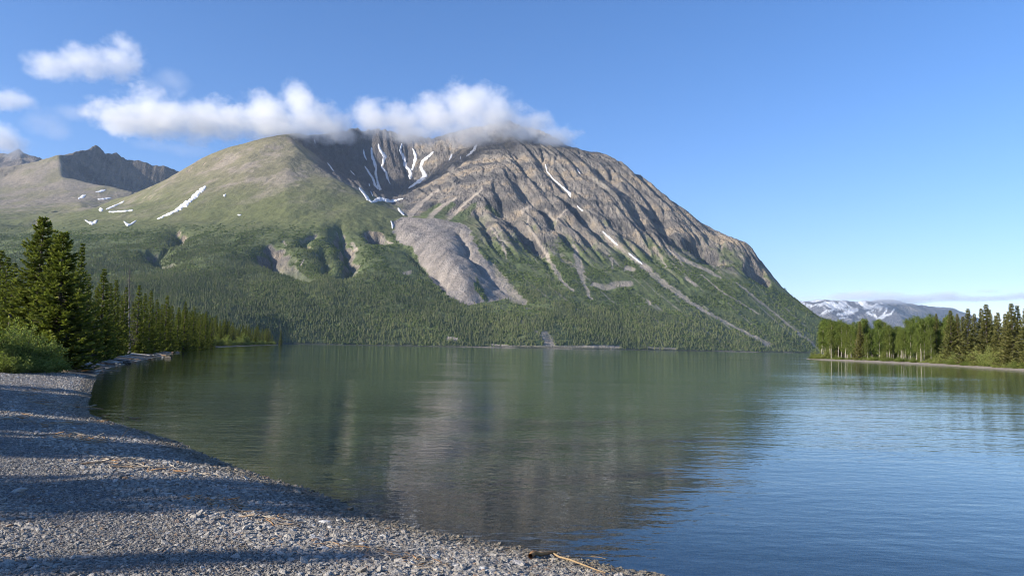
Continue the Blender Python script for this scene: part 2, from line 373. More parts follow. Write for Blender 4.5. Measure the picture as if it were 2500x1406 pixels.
GUL = [(c3([(95, 95), (200, 215), (280, 290), (400, 370), (500, 440), (600, 550), (700, 650), (800, 740)]), 40, 32),
       (c3([(20, 400), (90, 510), (180, 590), (270, 700), (330, 800)]), 30, 28), (c3([(110, 290), (230, 400), (330, 490), (420, 600), (500, 690), (560, 760)]), 32, 28),
       (c3([(460, 530), (540, 630), (640, 730)]), 22, 22), (c3([(280, 130), (340, 240), (440, 345), (490, 400)]), 30, 26),
       (c3([(600, 200), (700, 280), (830, 370), (960, 470), (1050, 600), (1120, 680), (1200, 740)]), 30, 34), (c3([(1195, 650), (1260, 700), (1330, 760), (1390, 820)]), 62, 46),
       (c3([(1555, 820), (1620, 865), (1700, 915)]), 52, 36), (c3([(700, 560), (850, 640), (960, 740), (1060, 830)]), 24, 30), (c3([(725, 240), (745, 300), (760, 330)]), 24, 24),
       (c3([(850, 450), (900, 530), (960, 620)]), 30, 34), (c3([(1000, 500), (1060, 580), (1110, 640)]), 34, 26),
       (c2([(1800, 700), (1850, 800), (1900, 900), (1940, 1000)]), 30, 24), (c2([(1940, 520), (2030, 690), (2150, 850), (2280, 1020), (2350, 1150)]), 34, 28),
       (c2([(2050, 420), (2250, 580), (2400, 750), (2460, 850)]), 34, 28), (c2([(1560, 560), (1480, 640), (1400, 760)]), 12, 24), (c2([(1760, 600), (1650, 700), (1560, 800)]), 12, 24),
       (c2([(1620, 900), (1700, 1000), (1720, 1120), (1850, 1250), (1960, 1380)]), 20, 18), (c2([(1240, 1060), (1350, 1220), (1480, 1330), (1600, 1440)]), 14, 20),
       (c2([(665, 850), (650, 950), (690, 1060), (735, 1140), (690, 1220), (630, 1330)]), 46, 38), (c2([(30, 1050), (60, 1150), (190, 1180), (290, 1250), (400, 1360)]), 40, 34),
       (c2([(880, 930), (930, 1000), (925, 1040)]), 30, 22), (c2([(960, 950), (1030, 1050)]), 24, 20), (c2([(410, 930), (350, 1000), (330, 1060)]), 22, 22), (c2([(490, 1040), (500, 1150), (510, 1300)]), 22, 26),
       (c1([(1310, 1080), (1370, 1160), (1450, 1240)]), 34, 30), (c1([(1520, 900), (1560, 960), (1470, 1060)]), 26, 30), (c1([(2280, 1020), (2345, 1110), (2320, 1190), (2400, 1290)]), 34, 30),
       (c1([(400, 760), (560, 730), (830, 720)]), 30, 60), (c1([(60, 900), (200, 870), (330, 820)]), 26, 60),
       (c2([(1330, 330), (1310, 400), (1250, 500)]), 20, 30), (c2([(930, 330), (940, 440), (990, 590)]), 22, 30), (c2([(1170, 250), (1190, 380), (1235, 460)]), 22, 30)]
gcore = np.zeros_like(MT.h)
wob = 14 * fbm(X / 90, Y_ / 90, 3); wob2 = 14 * fbm(X / 90 + 40, Y_ / 90 - 13, 3)
for g, dep, wid in GUL:
    wl = [MT.hit(*q) for q in g]
    wl = np.array(wl)
    bx0, bx1, by0, by1 = wl[:, 0].min() - 200, wl[:, 0].max() + 200, wl[:, 1].min() - 200, wl[:, 1].max() + 200
    k = np.nonzero((X > bx0) & (X < bx1) & (Y_ > by0) & (Y_ < by1))
    d, t = seg_dist(X[k] + wob[k], Y_[k] + wob2[k], wl)
    tt = t / (len(g) - 1)
    e = np.exp(-np.abs(d / (wid * .95)) ** 1.05) * np.minimum(1, np.minimum(tt, 1 - tt) * 5 + 0.15)
    MT.h[k] -= dep * 1.3 * e; gcore[k] = np.maximum(gcore[k], e)
emask = land * (0.05 + 0.95 * np.maximum(rock, sm(0.2, 0.6, gcore)))
MT.erode(90000, 70, 0.12, emask, 3)
MT.erode(90000, 50, 0.12, emask, 4)
crag = np.maximum(rock, 0.0) * land * np.where(Y_ > 4600, .6, 1.0)
st = (MT.h + 0.25 * X - 0.12 * Y_ + 40 * fbm(X / 220, Y_ / 220, 3)) / 46.0; fr_ = st - np.floor(st)
MT.h += crag * sm(-.1, .5, fbm(X / 330 + 8, Y_ / 330, 3) + .15) * 46 * 0.16 * (sm(0.30, 0.75, fr_) - fr_)
MT.h += crag * (11 * (ridged((ua + .6 * wx) / 62, ub / 520, 3) - .6) + 8.0 * (ridged((ua + .5 * wx) / 30, ub / 200, 2) - .6) + 3.5 * (ridged(X / 30, Y_ / 30, 3) - .6))
MT.h += land * (1 - rock) * 1.6 * ridged(X / 34, Y_ / 34, 2)
print("mountain field", round(time.time() - T0, 1))

def terrain_mesh(F, ncol, nrow, px0, px1, ya, yb, colour, name, mat):
    tx = np.linspace((px0 - 1250) / FPX, (px1 - 1250) / FPX, ncol)
    uu = np.linspace(0, 1, nrow); ty = ya * (yb / ya) ** uu
    if name == 'mountain': ty = np.interp(uu, [0, .10, .86, 1], [ya, 1560, 4300, yb])
    XX = ty[:, None] * tx[None, :]; YY = np.repeat(ty[:, None], ncol, 1)
    H = F.at(XX, YY)
    V = np.stack([XX, YY, H], -1).reshape(-1, 3)
    gx = (F.at(XX + 12, YY) - F.at(XX - 12, YY)) / 24; gy = (F.at(XX, YY + 12) - F.at(XX, YY - 12)) / 24
    C, extra = colour(XX, YY, H, np.hypot(gx, gy), gx, gy)
    at = {"base": C.reshape(-1, 3)}
    at.update({k: v.ravel() for k, v in extra.items()})
    return mesh_np(name, V, gridfaces(nrow, ncol), mat, True, at)

def streak(pxv, pyv, lines):
    o = np.zeros(pxv.shape)
    nz = 6 * fbm(pxv / 14, pyv / 14, 3)
    for l in lines:
        a = np.array(l); x0, x1, y0, y1 = a[:, 0].min() - 30, a[:, 0].max() + 30, a[:, 1].min() - 30, a[:, 1].max() + 30
        k = np.nonzero((pxv > x0) & (pxv < x1) & (pyv > y0) & (pyv < y1))
        if not len(k[0]): continue
        d, t = seg_dist(pxv[k] + nz[k], pyv[k], a)
        i = np.clip(t.astype(int), 0, len(l) - 2); wdt = a[i, 2] + (a[i + 1, 2] - a[i, 2]) * (t - i)
        o[k] = np.maximum(o[k], 1 - sm(0.35, 0.75, d / wdt))
    return o
TALUS = [c3([(700, 640, 14), (775, 705, 22), (930, 825, 34), (1050, 930, 34), (1150, 1000, 28), (1300, 1100, 18), (1480, 1195, 14), (1700, 1310, 26)]),
         c3([(505, 700, 14), (520, 760, 30), (545, 850, 46), (560, 920, 26), (610, 1030, 12)]), c3([(0, 590, 12), (60, 680, 12), (95, 780, 10)]),
         c3([(210, 560, 14), (290, 680, 16), (390, 850, 24), (440, 930, 20), (500, 980, 10)]), c3([(1080, 730, 18), (1200, 800, 22), (1340, 860, 18), (1400, 900, 10)]),
         c3([(1040, 780, 14), (1070, 830, 10)]), c3([(620, 940, 26), (700, 960, 30), (760, 940, 36), (850, 935, 30)]), c3([(830, 840, 30), (870, 850, 20)]),
         c3([(-20, 820, 50), (40, 900, 70), (110, 990, 70), (200, 1050, 36)]), c3([(325, 1250, 44), (355, 1300, 60), (350, 1330, 50)]), c3([(1190, 900, 20), (1250, 945, 18)]),
         c3([(950, 1040, 16), (970, 1060, 14)]), c3([(1500, 930, 10), (1800, 1170, 10), (2000, 1330, 10)]), c3([(1280, 880, 8), (1420, 990, 8), (1640, 1120, 8)]),
         c3([(0, 1310, 14), (150, 1320, 12), (420, 1325, 16), (700, 1325, 26), (780, 1325, 18)]), c3([(960, 1325, 10), (1120, 1335, 12)]),
         c3([(230, 490, 10), (225, 560, 12)]), c3([(330, 480, 12), (400, 560, 12)]), c3([(460, 480, 10), (400, 540, 12)]), c3([(730, 780, 8), (745, 840, 10)]),
         c6([(1480, 880, 30), (1550, 890, 30)]), c6([(280, 290, 16), (310, 250, 14)]), c6([(700, 120, 30), (740, 170, 26)]), c6([(140, 100, 16), (170, 130, 12)]),
         c6([(940, 70, 18), (990, 110, 20), (1030, 110, 12)]), c6([(1220, 200, 16), (1330, 350, 18), (1440, 480, 24)]), c6([(1130, 360, 24), (1180, 345, 26)]),
         c2([(1225, 800, 40), (1330, 690, 30), (1480, 575, 20)]), c2([(1400, 815, 40), (1500, 720, 30), (1640, 640, 16)]), c2([(1560, 830, 30), (1720, 680, 22), (1860, 560, 14)]),
         c2([(1250, 500, 40), (1400, 430, 60), (1600, 370, 40)]), c2([(2200, 760, 30), (2290, 700, 20)])]
GREENB = [c2([(1350, 790, 40), (1480, 710, 40)]), c2([(1480, 800, 60), (1600, 700, 40)]), c2([(1620, 840, 80), (1720, 770, 60), (1790, 700, 30)]), c2([(1900, 720, 40), (2000, 800, 30)])]
ROCKG = np.array(c2([(1075, 850), (1150, 810), (1300, 815), (1500, 835), (1640, 860), (1720, 890), (1770, 980), (1820, 1080), (1900, 1190), (1960, 1300), (2040, 1400), (2100, 1500), (1900, 1540),
                     (1840, 1390), (1790, 1300), (1800, 1440), (1880, 1540), (1720, 1570), (1560, 1480), (1420, 1360), (1330, 1220), (1240, 1050), (1120, 1020), (1100, 940)]))
def lerp(a, b, t): return a + (np.asarray(b) - a) * t[..., None]
def main_colour(x, y, h, slope, gx, gy):
    P = np.stack([x, y, h], -1); px, py = proj(P)
    n1 = fbm(x / 170, y / 170, 4); n2 = fbm(x / 45 + 9, y / 45, 4); n3 = fbm(x / 480 + 3, y / 480, 3)
    C = np.zeros(x.shape + (3,)) + np.array([0.185, 0.168, 0.105])                        # dry tundra
    C = lerp(C, [0.25, 0.215, 0.165], sm(0.0, 0.5, n1 + n2 * 0.5))
    g = sm(800, 420, h + 130 * n1 + 60 * n2 + 80 * n3)
    C = lerp(C, [0.125, 0.135, 0.060], g)                                                 # greener below
    sh = sm(440, 300, h + 70 * n2 + 60 * n1)
    C = lerp(C, [0.092, 0.114, 0.052], sh * (0.75 + 0.25 * sm(-.3, .4, n2)))              # shrubs
    C = lerp(C, [0.135, 0.165, 0.065], sh * sm(0.15, 0.4, n2))
    C = lerp(C, [0.26, 0.235, 0.185], sh * sm(1180, 1300, px) * sm(.22, .5, fbm((x * 0.925 + y * 0.38) / 15, (x * .38 - y * .925) / 520, 3)) * .8)
    hill = sm(3700, 4100, y) * sm(700, 500, px)
    C = lerp(C, [0.215, 0.185, 0.145], hill * sm(-.5, .3, n1))
    rk = sm(1130, 1230, px) * sm(300, 430, h + 70 * n1 + 40 * n2 - 100 * fbm((x * 0.925 + y * 0.38) / 55, (x * .38 - y * .925) / 620, 3) - 110 * (slope - .6) + 60 * sm(1500, 1900, px)) * (y < 4600)
    rk = np.maximum(rk, sm(745, 800, px) * sm(3040, 3250, y) * (px < 1300) * sm(480, 560, h))
    rk = np.maximum(rk, sm(960, 1000, px) * sm(2780, 2860, y) * (px < 1250) * sm(480, 520, h))
    rk = np.maximum(rk, sm(4650, 4850, y) * sm(148, 165, px) * (px < 700))
    rk = np.maximum(rk, sm(0.95, 1.25, slope + 0.3 * n2) * sm(130, 260, h))
    band = fbm((x * .35 + y * .9 + h * 1.2) / 160, h / 220, 3)
    RC = np.zeros(x.shape + (3,)) + np.array([0.228, 0.202, 0.176])
    RC = lerp(RC, [0.115, 0.108, 0.104], sm(-0.05, 0.3, band + 0.5 * n1))
    RC = lerp(RC, [0.34, 0.275, 0.20], sm(0.1, 0.5, -band + 0.5 * n2))
    fu = (x * 0.925 + y * 0.38 + 36 * fbm(x / 400, y / 400, 2)); fv = x * 0.38 - y * 0.925
    fine = fbm(fu / 16, fv / 260, 3); RC = lerp(RC, [0.335, 0.298, 0.248], sm(.12, .5, fine) * .8); RC = lerp(RC, [0.115, 0.108, 0.105], sm(.15, .55, -fine) * .75)
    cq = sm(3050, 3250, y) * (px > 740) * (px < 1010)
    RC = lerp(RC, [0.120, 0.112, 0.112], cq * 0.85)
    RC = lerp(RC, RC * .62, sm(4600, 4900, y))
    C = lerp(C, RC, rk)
    C = lerp(C, [0.10, 0.13, 0.05], streak(px, py, GREENB) * (y < 3300) * 0.85)
    tl = streak(px, py, TALUS) * (y < 3700)
    C = lerp(C, [0.345, 0.295, 0.240], tl * np.clip(0.8 + 0.5 * n2, 0, 1))
    rg = inside(px + 10 * n2, py + 6 * n1, ROCKG) & (y < 2800)
    rgb = np.array([0.262, 0.230, 0.200]) * (1 + 0.35 * fbm((x - y * .3) / 22, (y + x * .3) / 160, 3))[..., None]
    C = np.where(rg[..., None], rgb, C)
    C = lerp(C, [0.07, 0.075, 0.05], sm(7, 2, h)); C = lerp(C, [0.22, 0.19, 0.15], sm(3.2, 1, h) * sm(.0, .3, n1 + .2 * n2) * sm(1000, 1200, px))
    veg = np.clip(sm(430, 330, h + 70 * n2) * (1 - rk) * (1 - tl * 0.9) * (1 - rg) * (y < 3600), 0, 1)
    return np.clip(C, 0.02, 0.8), {"veg": veg, "rk": np.clip(np.where(rg, .48, np.maximum(rk * (1 - tl * .5), tl * .5)), 0, 1)}
def terrain_mat(name, s):
    b = MatB(name); p = b.pos(); base = b.attr("base"); rk = b.attr("rk", "Fac")
    n = b.noise(p, 0.03 * s, 6, 0.65); n2 = b.noise(p, 0.16 * s, 5, 0.7)
    f = b.math('ADD', b.math('MULTIPLY', n, 0.9), b.math('MULTIPLY', n2, 0.9))
    k = b.ramp(f, 0.55, 1.25, 0.6, 1.4)
    cc = b.n("CombineColor"); [b.set(cc.inputs[i], k) for i in range(3)]
    mp = b.n("Mapping"); b.set(mp.inputs[0], p); mp.inputs["Rotation"].default_value = (0, 0, math.atan2(-.38, .925)); mp.inputs["Scale"].default_value = (1.0, .34, .45)
    r1 = b.math('ABSOLUTE', b.math('SUBTRACT', b.noise(mp.outputs[0], 0.032 * s, 5, .62), .5)); r2 = b.math('ABSOLUTE', b.math('SUBTRACT', b.noise(p, 0.05 * s, 5, .65), .5))
    crk = b.math('MULTIPLY', b.math('ADD', b.math('MULTIPLY', r1, -52.0 / s), b.math('MULTIPLY', r2, -26.0 / s)), b.ramp(rk, .3, 1))
    hgt = b.math('ADD', crk, b.math('ADD', b.math('MULTIPLY', n, 14.0 / s), b.math('MULTIPLY', n2, 6.0 / s)))
    bp = b.n("Bump"); b.set(bp.inputs["Height"], hgt); bp.inputs["Distance"].default_value = 1.0; b.set(bp.inputs["Strength"], b.ramp(rk, 0, 1, 0.45, 1.0))
    b.pbr(b.mixc(1.0, base, cc.outputs[0], 'MULTIPLY'), 0.95, bp.outputs[0], 0.05); return b.m
M_MT = terrain_mat("mountain_ground", 1.0)
me = terrain_mesh(MT, 1120, 700, -160, 2260, 1190, 6450, main_colour, "mountain", M_MT)
mountain = add("mountain", me, kind="structure")
print("mountain mesh", round(time.time() - T0, 1))

# ---------- distant range across the lake (right) and the peaks beyond the left-hand hills
L = []
FY = 13000
ln((1940, 790, FY - 300), (1985, 744, FY), (2010, 739, FY), (2045, 735, FY + 100), (2090, 738, FY + 200), (2140, 734, FY + 300), (2185, 742, FY + 300), (2225, 750, FY + 200), (2262, 764, FY), (2290, 782, FY - 200), (2330, 800, FY - 400))
ln((2185, 742, FY + 300), (2180, 765, FY - 700), (2215, 790, FY - 1300), (2240, 800, FY - 1700))
ln((2045, 735, FY + 100), (2030, 770, FY - 900), (2040, 810, FY - 2000))
ln((2140, 734, FY + 300), (2120, 770, FY - 500), (2150, 795, FY - 1300))
ln((2240, 752, FY + 2500), (2290, 757, FY + 2400), (2325, 756, FY + 2300), (2360, 768, FY + 2200), (2400, 795, FY + 2000), (2500, 820, FY + 2000))
for px in range(1850, 2900, 90): pts((px, 855, FY - 3200)); L.append([tuple(W(px, 866, FY - 3800))[:2] + (-15,)])
for px in range(1950, 2900, 110): L.append([tuple(W(px, 850, FY + 4200))])
pts((2000, 800, FY - 1200), (2090, 785, FY - 900), (2090, 830, FY - 2300), (2260, 790, FY - 200), (2300, 830, FY - 1500))
FR = Field(3800, 20500, FY - 4000, FY + 4500, 35.0)
FR.from_lines(L); FR.h = blur(FR.h, 1.2)
q = sm(5, 150, FR.h)
FR.h += q * (70 * (ridged(FR.X / 900, FR.Y / 900, 4) - 0.7) + 25 * fbm(FR.X / 200, FR.Y / 200, 3))
FR.erode(30000, 60, 0.1, q, 5)
FSNOW = [[(2015, 738, 4), (2030, 744, 6), (2060, 747, 10)], [(2050, 742, 10), (2062, 740, 10)], [(2075, 758, 10), (2090, 757, 8)], [(2045, 768, 5), (2060, 766, 8), (2080, 760, 12)], [(2150, 785, 4), (2135, 770, 5), (2120, 765, 4)],
         [(2145, 778, 5), (2160, 765, 4), (2165, 752, 3)], [(2150, 778, 5), (2175, 765, 4), (2185, 754, 3)], [(2110, 750, 8), (2128, 752, 6)], [(2025, 760, 3), (2040, 750, 4)], [(2115, 765, 4), (2135, 757, 4)], [(2050, 777, 3), (2070, 774, 4)], [(2090, 786, 3), (2110, 783, 4)]]
def far_colour(x, y, h, slope, gx, gy):
    px, py = proj(np.stack([x, y, h], -1)); n1 = fbm(x / 700, y / 700, 4); n2 = fbm(x / 220, y / 220, 3)
    C = np.zeros(x.shape + (3,)) + np.array([0.155, 0.15, 0.16]); C = lerp(C, [0.21, 0.2, 0.2], sm(-.2, .4, n1))
    C = lerp(C, [0.10, 0.11, 0.06], sm(420, 250, h + 150 * n1))
    s = np.maximum(streak(px, py, FSNOW), sm(0.18, 0.4, n2 + 0.5 * sm(560, 900, h) - 0.15) * sm(480, 760, h) * sm(2190, 2120, px))
    return lerp(C, [0.8, 0.82, 0.85], s), {"rk": np.ones(x.shape)}
M_FAR = terrain_mat("far_range_ground", 0.2)
add("far_range", terrain_mesh(FR, 420, 150, 1880, 2800, FY - 3900, FY + 4300, far_colour, "far_range", M_FAR), kind="structure")
L = []
ln((-250, 360, 7000), (-100, 385, 6900), (-40, 372, 6800), (0, 377, 6800), (22, 375, 6800), (45, 371, 6800), (62, 380, 6780), (75, 386, 6750), (95, 388, 6700), (120, 400, 6700), (200, 440, 6600), (300, 480, 6600))
for px in (-250, -120, 0, 120, 240): pts((px, 500, 5800)); L.append([tuple(W(px, 480, 7900))])
ln((45, 371, 6800), (55, 410, 6300), (60, 440, 6000)); ln((0, 377, 6800), (-5, 420, 6300))
LR = Field(-7500, -2500, 5700, 8000, 16.0); LR.from_lines(L)
LR.h += 40 * (ridged(LR.X / 260, LR.Y / 300, 4) - 0.8); LR.erode(20000, 50, 0.12, np.ones_like(LR.h), 6)
def left_colour(x, y, h, slope, gx, gy):
    n1 = fbm(x / 200, y / 200, 4); C = np.zeros(x.shape + (3,)) + np.array([0.2, 0.175, 0.155])
    return lerp(C, [0.13, 0.12, 0.115], sm(-.1, .4, n1)), {"rk": np.ones(x.shape)}
add("far_ridge", terrain_mesh(LR, 240, 110, -260, 420, 5750, 7900, left_colour, "far_ridge", M_MT), kind="structure")

# ------------------------------------------------------------------ shorelines, ground and lake bed
NEAR = [(1600, 1406), (1500, 1388), (1400, 1368), (1300, 1347), (1150, 1318), (1000, 1288), (900, 1262), (800, 1215), (720, 1188), (640, 1165), (560, 1138), (480, 1106), (420, 1078), (330, 1050), (255, 1028), (210, 1012),
        (205, 990), (215, 958), (232, 918), (258, 900), (320, 885), (370, 874), (405, 866), (440, 856.5), (480, 851.5), (520, 848.5), (580, 845.5), (640, 843.2), (680, 842.3)]
near_w = [tuple(WZ(*p)[:2]) for p in NEAR]
lake = [(1500, -700), (300, -150), (70, -36), (30, -14), (14, -4), (7, 1.5), (3.6, 4.6)] + near_w + [(near_w[-1][0] - 60, near_w[-1][1] + 60), (-400, 1000), (-440, 1250)] + shore_w + \
       [(1900, 4000), (3500, 9000), (22000, 9300), (22000, -700)]
PEN = [(1968, 876.5), (2000, 878.5), (2050, 881), (2100, 883), (2200, 887.5), (2300, 892.5), (2400, 899), (2500, 906), (2600, 914)]
pen_w = [tuple(WZ(*p)[:2]) for p in PEN]
pen = pen_w + [(95, 78), (160, 66), (300, 40), (700, -60), (1400, -400), (1400, 500), (700, 380), (300, 330), (170, 300), (118, 270), (100, 250)]
def shore_sd(x, y):
    d1, _ = seg_dist(x, y, lake + [lake[0]]); d2, _ = seg_dist(x, y, pen + [pen[0]])
    i1 = inside(x, y, lake); i2 = inside(x, y, pen)
    return np.where(i1 & ~i2, -np.minimum(d1, d2), np.where(i2, d2, d1)), i2
def ground_z(x, y):
    s, ip = shore_sd(x, y); r = np.hypot(x, y)
    nz = fbm(x / 3.0, y / 3.0, 3) * 0.05 + fbm(x / 14.0, y / 14.0, 3) * 0.16 * sm(1, 12, s)
    up = 0.20 * (1 - np.exp(-np.maximum(s, 0) / 1.1)) + 0.05 * np.minimum(np.maximum(s, 0), 16) + 0.010 * np.clip(s - 16, 0, 400)
    up = np.where(ip, 0.22 * (1 - np.exp(-np.maximum(s, 0) / 1.2)) + 0.06 * np.minimum(np.maximum(s, 0), 14), up)
    d = np.maximum(-s, 0)
    dn = -(0.035 * (1 - np.exp(-d / .2)) + 0.055 * np.minimum(d, 22) + 0.045 * np.clip(d - 22, 0, 80) + 0.05 * np.clip(d - 102, 0, 200))
    return np.where(s > 0, up + nz * sm(0.1, 1.2, s), dn + 0.4 * nz * sm(0.3, 2, d)), s
def polar(angs, rads):
    return rads[:, None] * np.sin(angs)[None, :], rads[:, None] * np.cos(angs)[None, :]
va = np.linspace(R(-42), R(42), 420); ra = np.linspace(R(42), R(318), 120)
angs = np.concatenate([va, ra[1:]])
rads = np.concatenate([[0.02], np.geomspace(0.6, 1300, 300), np.geomspace(1400, 26000, 24)])
gx_, gy_ = polar(angs, rads); gz, gs = ground_z(gx_, gy_)
far = sm(900, 1500, np.hypot(gx_, gy_)); gz = np.where((gs > 0), gz - far * 8 * ((np.abs(np.arctan2(gx_, gy_)) < R(60))), gz)
wet = (sm(0.55, 0.05, gs) * (gs > 0) + (gs <= 0))
b = MatB("shore_ground"); p = b.pos(); sd = b.attr("sd", "Fac"); pn = b.attr("pen", "Fac")
vo = b.n("TexVoronoi"); b.set(vo.inputs["Vector"], p); vo.inputs["Scale"].default_value = 26.0
vc = b.n("SeparateColor"); b.set(vc.inputs[0], vo.outputs["Color"])
v9 = b.n('TexVoronoi'); b.set(v9.inputs['Vector'], p); v9.inputs['Scale'].default_value = 13.0; s9 = b.n('SeparateColor'); b.set(s9.inputs[0], v9.outputs['Color']); v8 = b.n('TexVoronoi'); b.set(v8.inputs['Vector'], p); v8.inputs['Scale'].default_value = 5.5; s8 = b.n('SeparateColor'); b.set(s8.inputs[0], v8.outputs['Color']); vb = b.math('MULTIPLY', b.math('ADD', s9.outputs[1], s8.outputs[0]), .52)
n1 = b.noise(p, 0.7, 5); n2 = b.noise(p, 7.0, 5, 0.7)
g = b.mixc(vc.outputs[0], (0.12, 0.12, 0.125), (0.32, 0.315, 0.315))
g = b.mixc(b.ramp(n1, 0.35, 0.7, 0, .6), g, (0.16, 0.156, 0.15)); n5 = b.noise(p, 2.6, 6, .75); g = b.mixc(b.ramp(n5, .42, .62, 0, .75), g, (0.085, 0.08, 0.075))
g = b.mixc(b.math('MULTIPLY', pn, 0.85), g, b.mixc(vc.outputs[1], (0.24, 0.20, 0.165), (0.36, 0.31, 0.26)))
floor_ = b.mixc(b.ramp(n2, 0.3, 0.7), (0.05, 0.055, 0.022), (0.10, 0.085, 0.05))
fl = b.ramp(b.math('ADD', b.attr('cover', 'Fac'), b.math('MULTIPLY', n1, 5.0)), 11.0, 14.0); g = b.mixc(b.math('MULTIPLY', b.attr('shore_shade', 'Fac'), b.ramp(n5, .3, .6, .95, .55)), g, (0.045, 0.042, 0.037))  # left shore strip: tree shade painted into the colour of the dark wet sand
g = b.mixc(b.math('MULTIPLY', fl, b.ramp(sd, 0.0, 1.0)), g, floor_)
g = b.mixc(b.ramp(sd, 0.35, 0.0), g, b.mixc(b.math('POWER', vb, 1.6), (0.085, 0.072, 0.048), (0.55, 0.47, 0.31)))
ro = b.ramp(sd, 0.45, 0.0, 0.9, 0.45)
hgt = b.math('ADD', b.math('MULTIPLY', vo.outputs["Distance"], -0.02), b.math('MULTIPLY', n2, 0.03))
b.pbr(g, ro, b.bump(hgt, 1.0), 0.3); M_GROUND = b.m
V = np.stack([gx_, gy_, gz], -1).reshape(-1, 3)
nr, nc = gx_.shape
f = gridfaces(nr, nc); wrap = np.arange(nr - 1) * nc
f = np.concatenate([f, np.stack([wrap + nc - 1, wrap, wrap + nc, wrap + 2 * nc - 1], -1)])
_, ipn = shore_sd(gx_, gy_)
add("ground", mesh_np("ground", V, f, M_GROUND, True, {"sd": gs.ravel(), "shore_shade": (sm(36, 47, np.hypot(gx_, gy_)) * sm(40, -5, gx_) * (gs < 12) * (gs > 0)).astype(float).ravel(), "cover": (gs + np.where(ipn, 6.0, np.interp(np.hypot(gx_, gy_), [45, 62, 170, 700], [0, 6.5, 9.5, 11.5]))).ravel(), "pen": (ipn | ((gx_ > 40) & (gy_ > 60))).astype(float).ravel()}), kind="structure")

# water sheet with its true depth
wr = np.concatenate([[0.02], np.geomspace(1.5, 600, 210), np.geomspace(650, 26000, 40)])
wx_, wy_ = polar(angs[::2] if len(angs) % 2 else np.concatenate([angs[::2], angs[-1:]]), wr)
wz_, ws_ = ground_z(wx_, wy_)
keep = ws_.ravel() < 25
f = gridfaces(*wx_.shape); wrap = np.arange(wx_.shape[0] - 1) * wx_.shape[1]; nc = wx_.shape[1]
f = np.concatenate([f, np.stack([wrap + nc - 1, wrap, wrap + nc, wrap + 2 * nc - 1], -1)])
f = f[keep[f].any(1)]
b = MatB("lake_water"); p = b.pos(); dp = b.attr("depth", "Fac")
pa = b.vscale(p, (0.55, 1.0, 1.0))
calm = b.ramp(b.noise(b.vscale(p, (0.2, 1.0, 1.0)), 0.045, 4), 0.36, 0.66, 0.2, 1.45)
h1 = b.math('MULTIPLY', b.noise(pa, 4.2, 3, 0.5), 0.012)
h2 = b.math('MULTIPLY', b.noise(b.vscale(p, (0.22, 1.0, 1.0)), 0.75, 2, 0.5), 0.021)
h3 = b.math('MULTIPLY', b.noise(b.vscale(p, (0.3, 1.0, 1.0)), 0.11, 2, 0.5), 0.05)
hh = b.math('MULTIPLY', b.math('ADD', b.math('ADD', h1, h2), h3), calm)
nb = b.bump(hh, 1.0)
fr = b.n("Fresnel"); fr.inputs[0].default_value = 1.45; b.set(fr.inputs["Normal"], nb)
gl = b.n("BsdfGlossy"); gl.inputs["Roughness"].default_value = 0.045; gl.inputs["Color"].default_value = (0.93, 0.96, 0.97, 1); b.set(gl.inputs["Normal"], nb)
tr = b.n("BsdfTransparent"); b.set(tr.inputs[0], b.mixc(b.ramp(dp, 0.0, 1.2), (0.96, 0.95, 0.88), (0.80, 0.82, 0.50)))
df = b.n("BsdfDiffuse"); df.inputs[0].default_value = (0.155, 0.285, 0.160, 1)
m1 = b.n("MixShader"); b.set(m1.inputs[0], b.math('SUBTRACT', 1.0, b.math('POWER', 2.718, b.math('MULTIPLY', dp, -0.32)), clamp=True))
b.t.links.new(tr.outputs[0], m1.inputs[1]); b.t.links.new(df.outputs[0], m1.inputs[2])
m2 = b.n("MixShader"); b.set(m2.inputs[0], fr.outputs[0]); b.t.links.new(m1.outputs[0], m2.inputs[1]); b.t.links.new(gl.outputs[0], m2.inputs[2])
b.t.links.new(m2.outputs[0], b.out.inputs[0])
V = np.stack([wx_, wy_, np.zeros_like(wx_)], -1).reshape(-1, 3)
add("lake_water", mesh_np("lake_water", V, f, b.m, True, {"depth": np.maximum(-wz_, 0).ravel()}), kind="structure")
print("ground", round(time.time() - T0, 1))

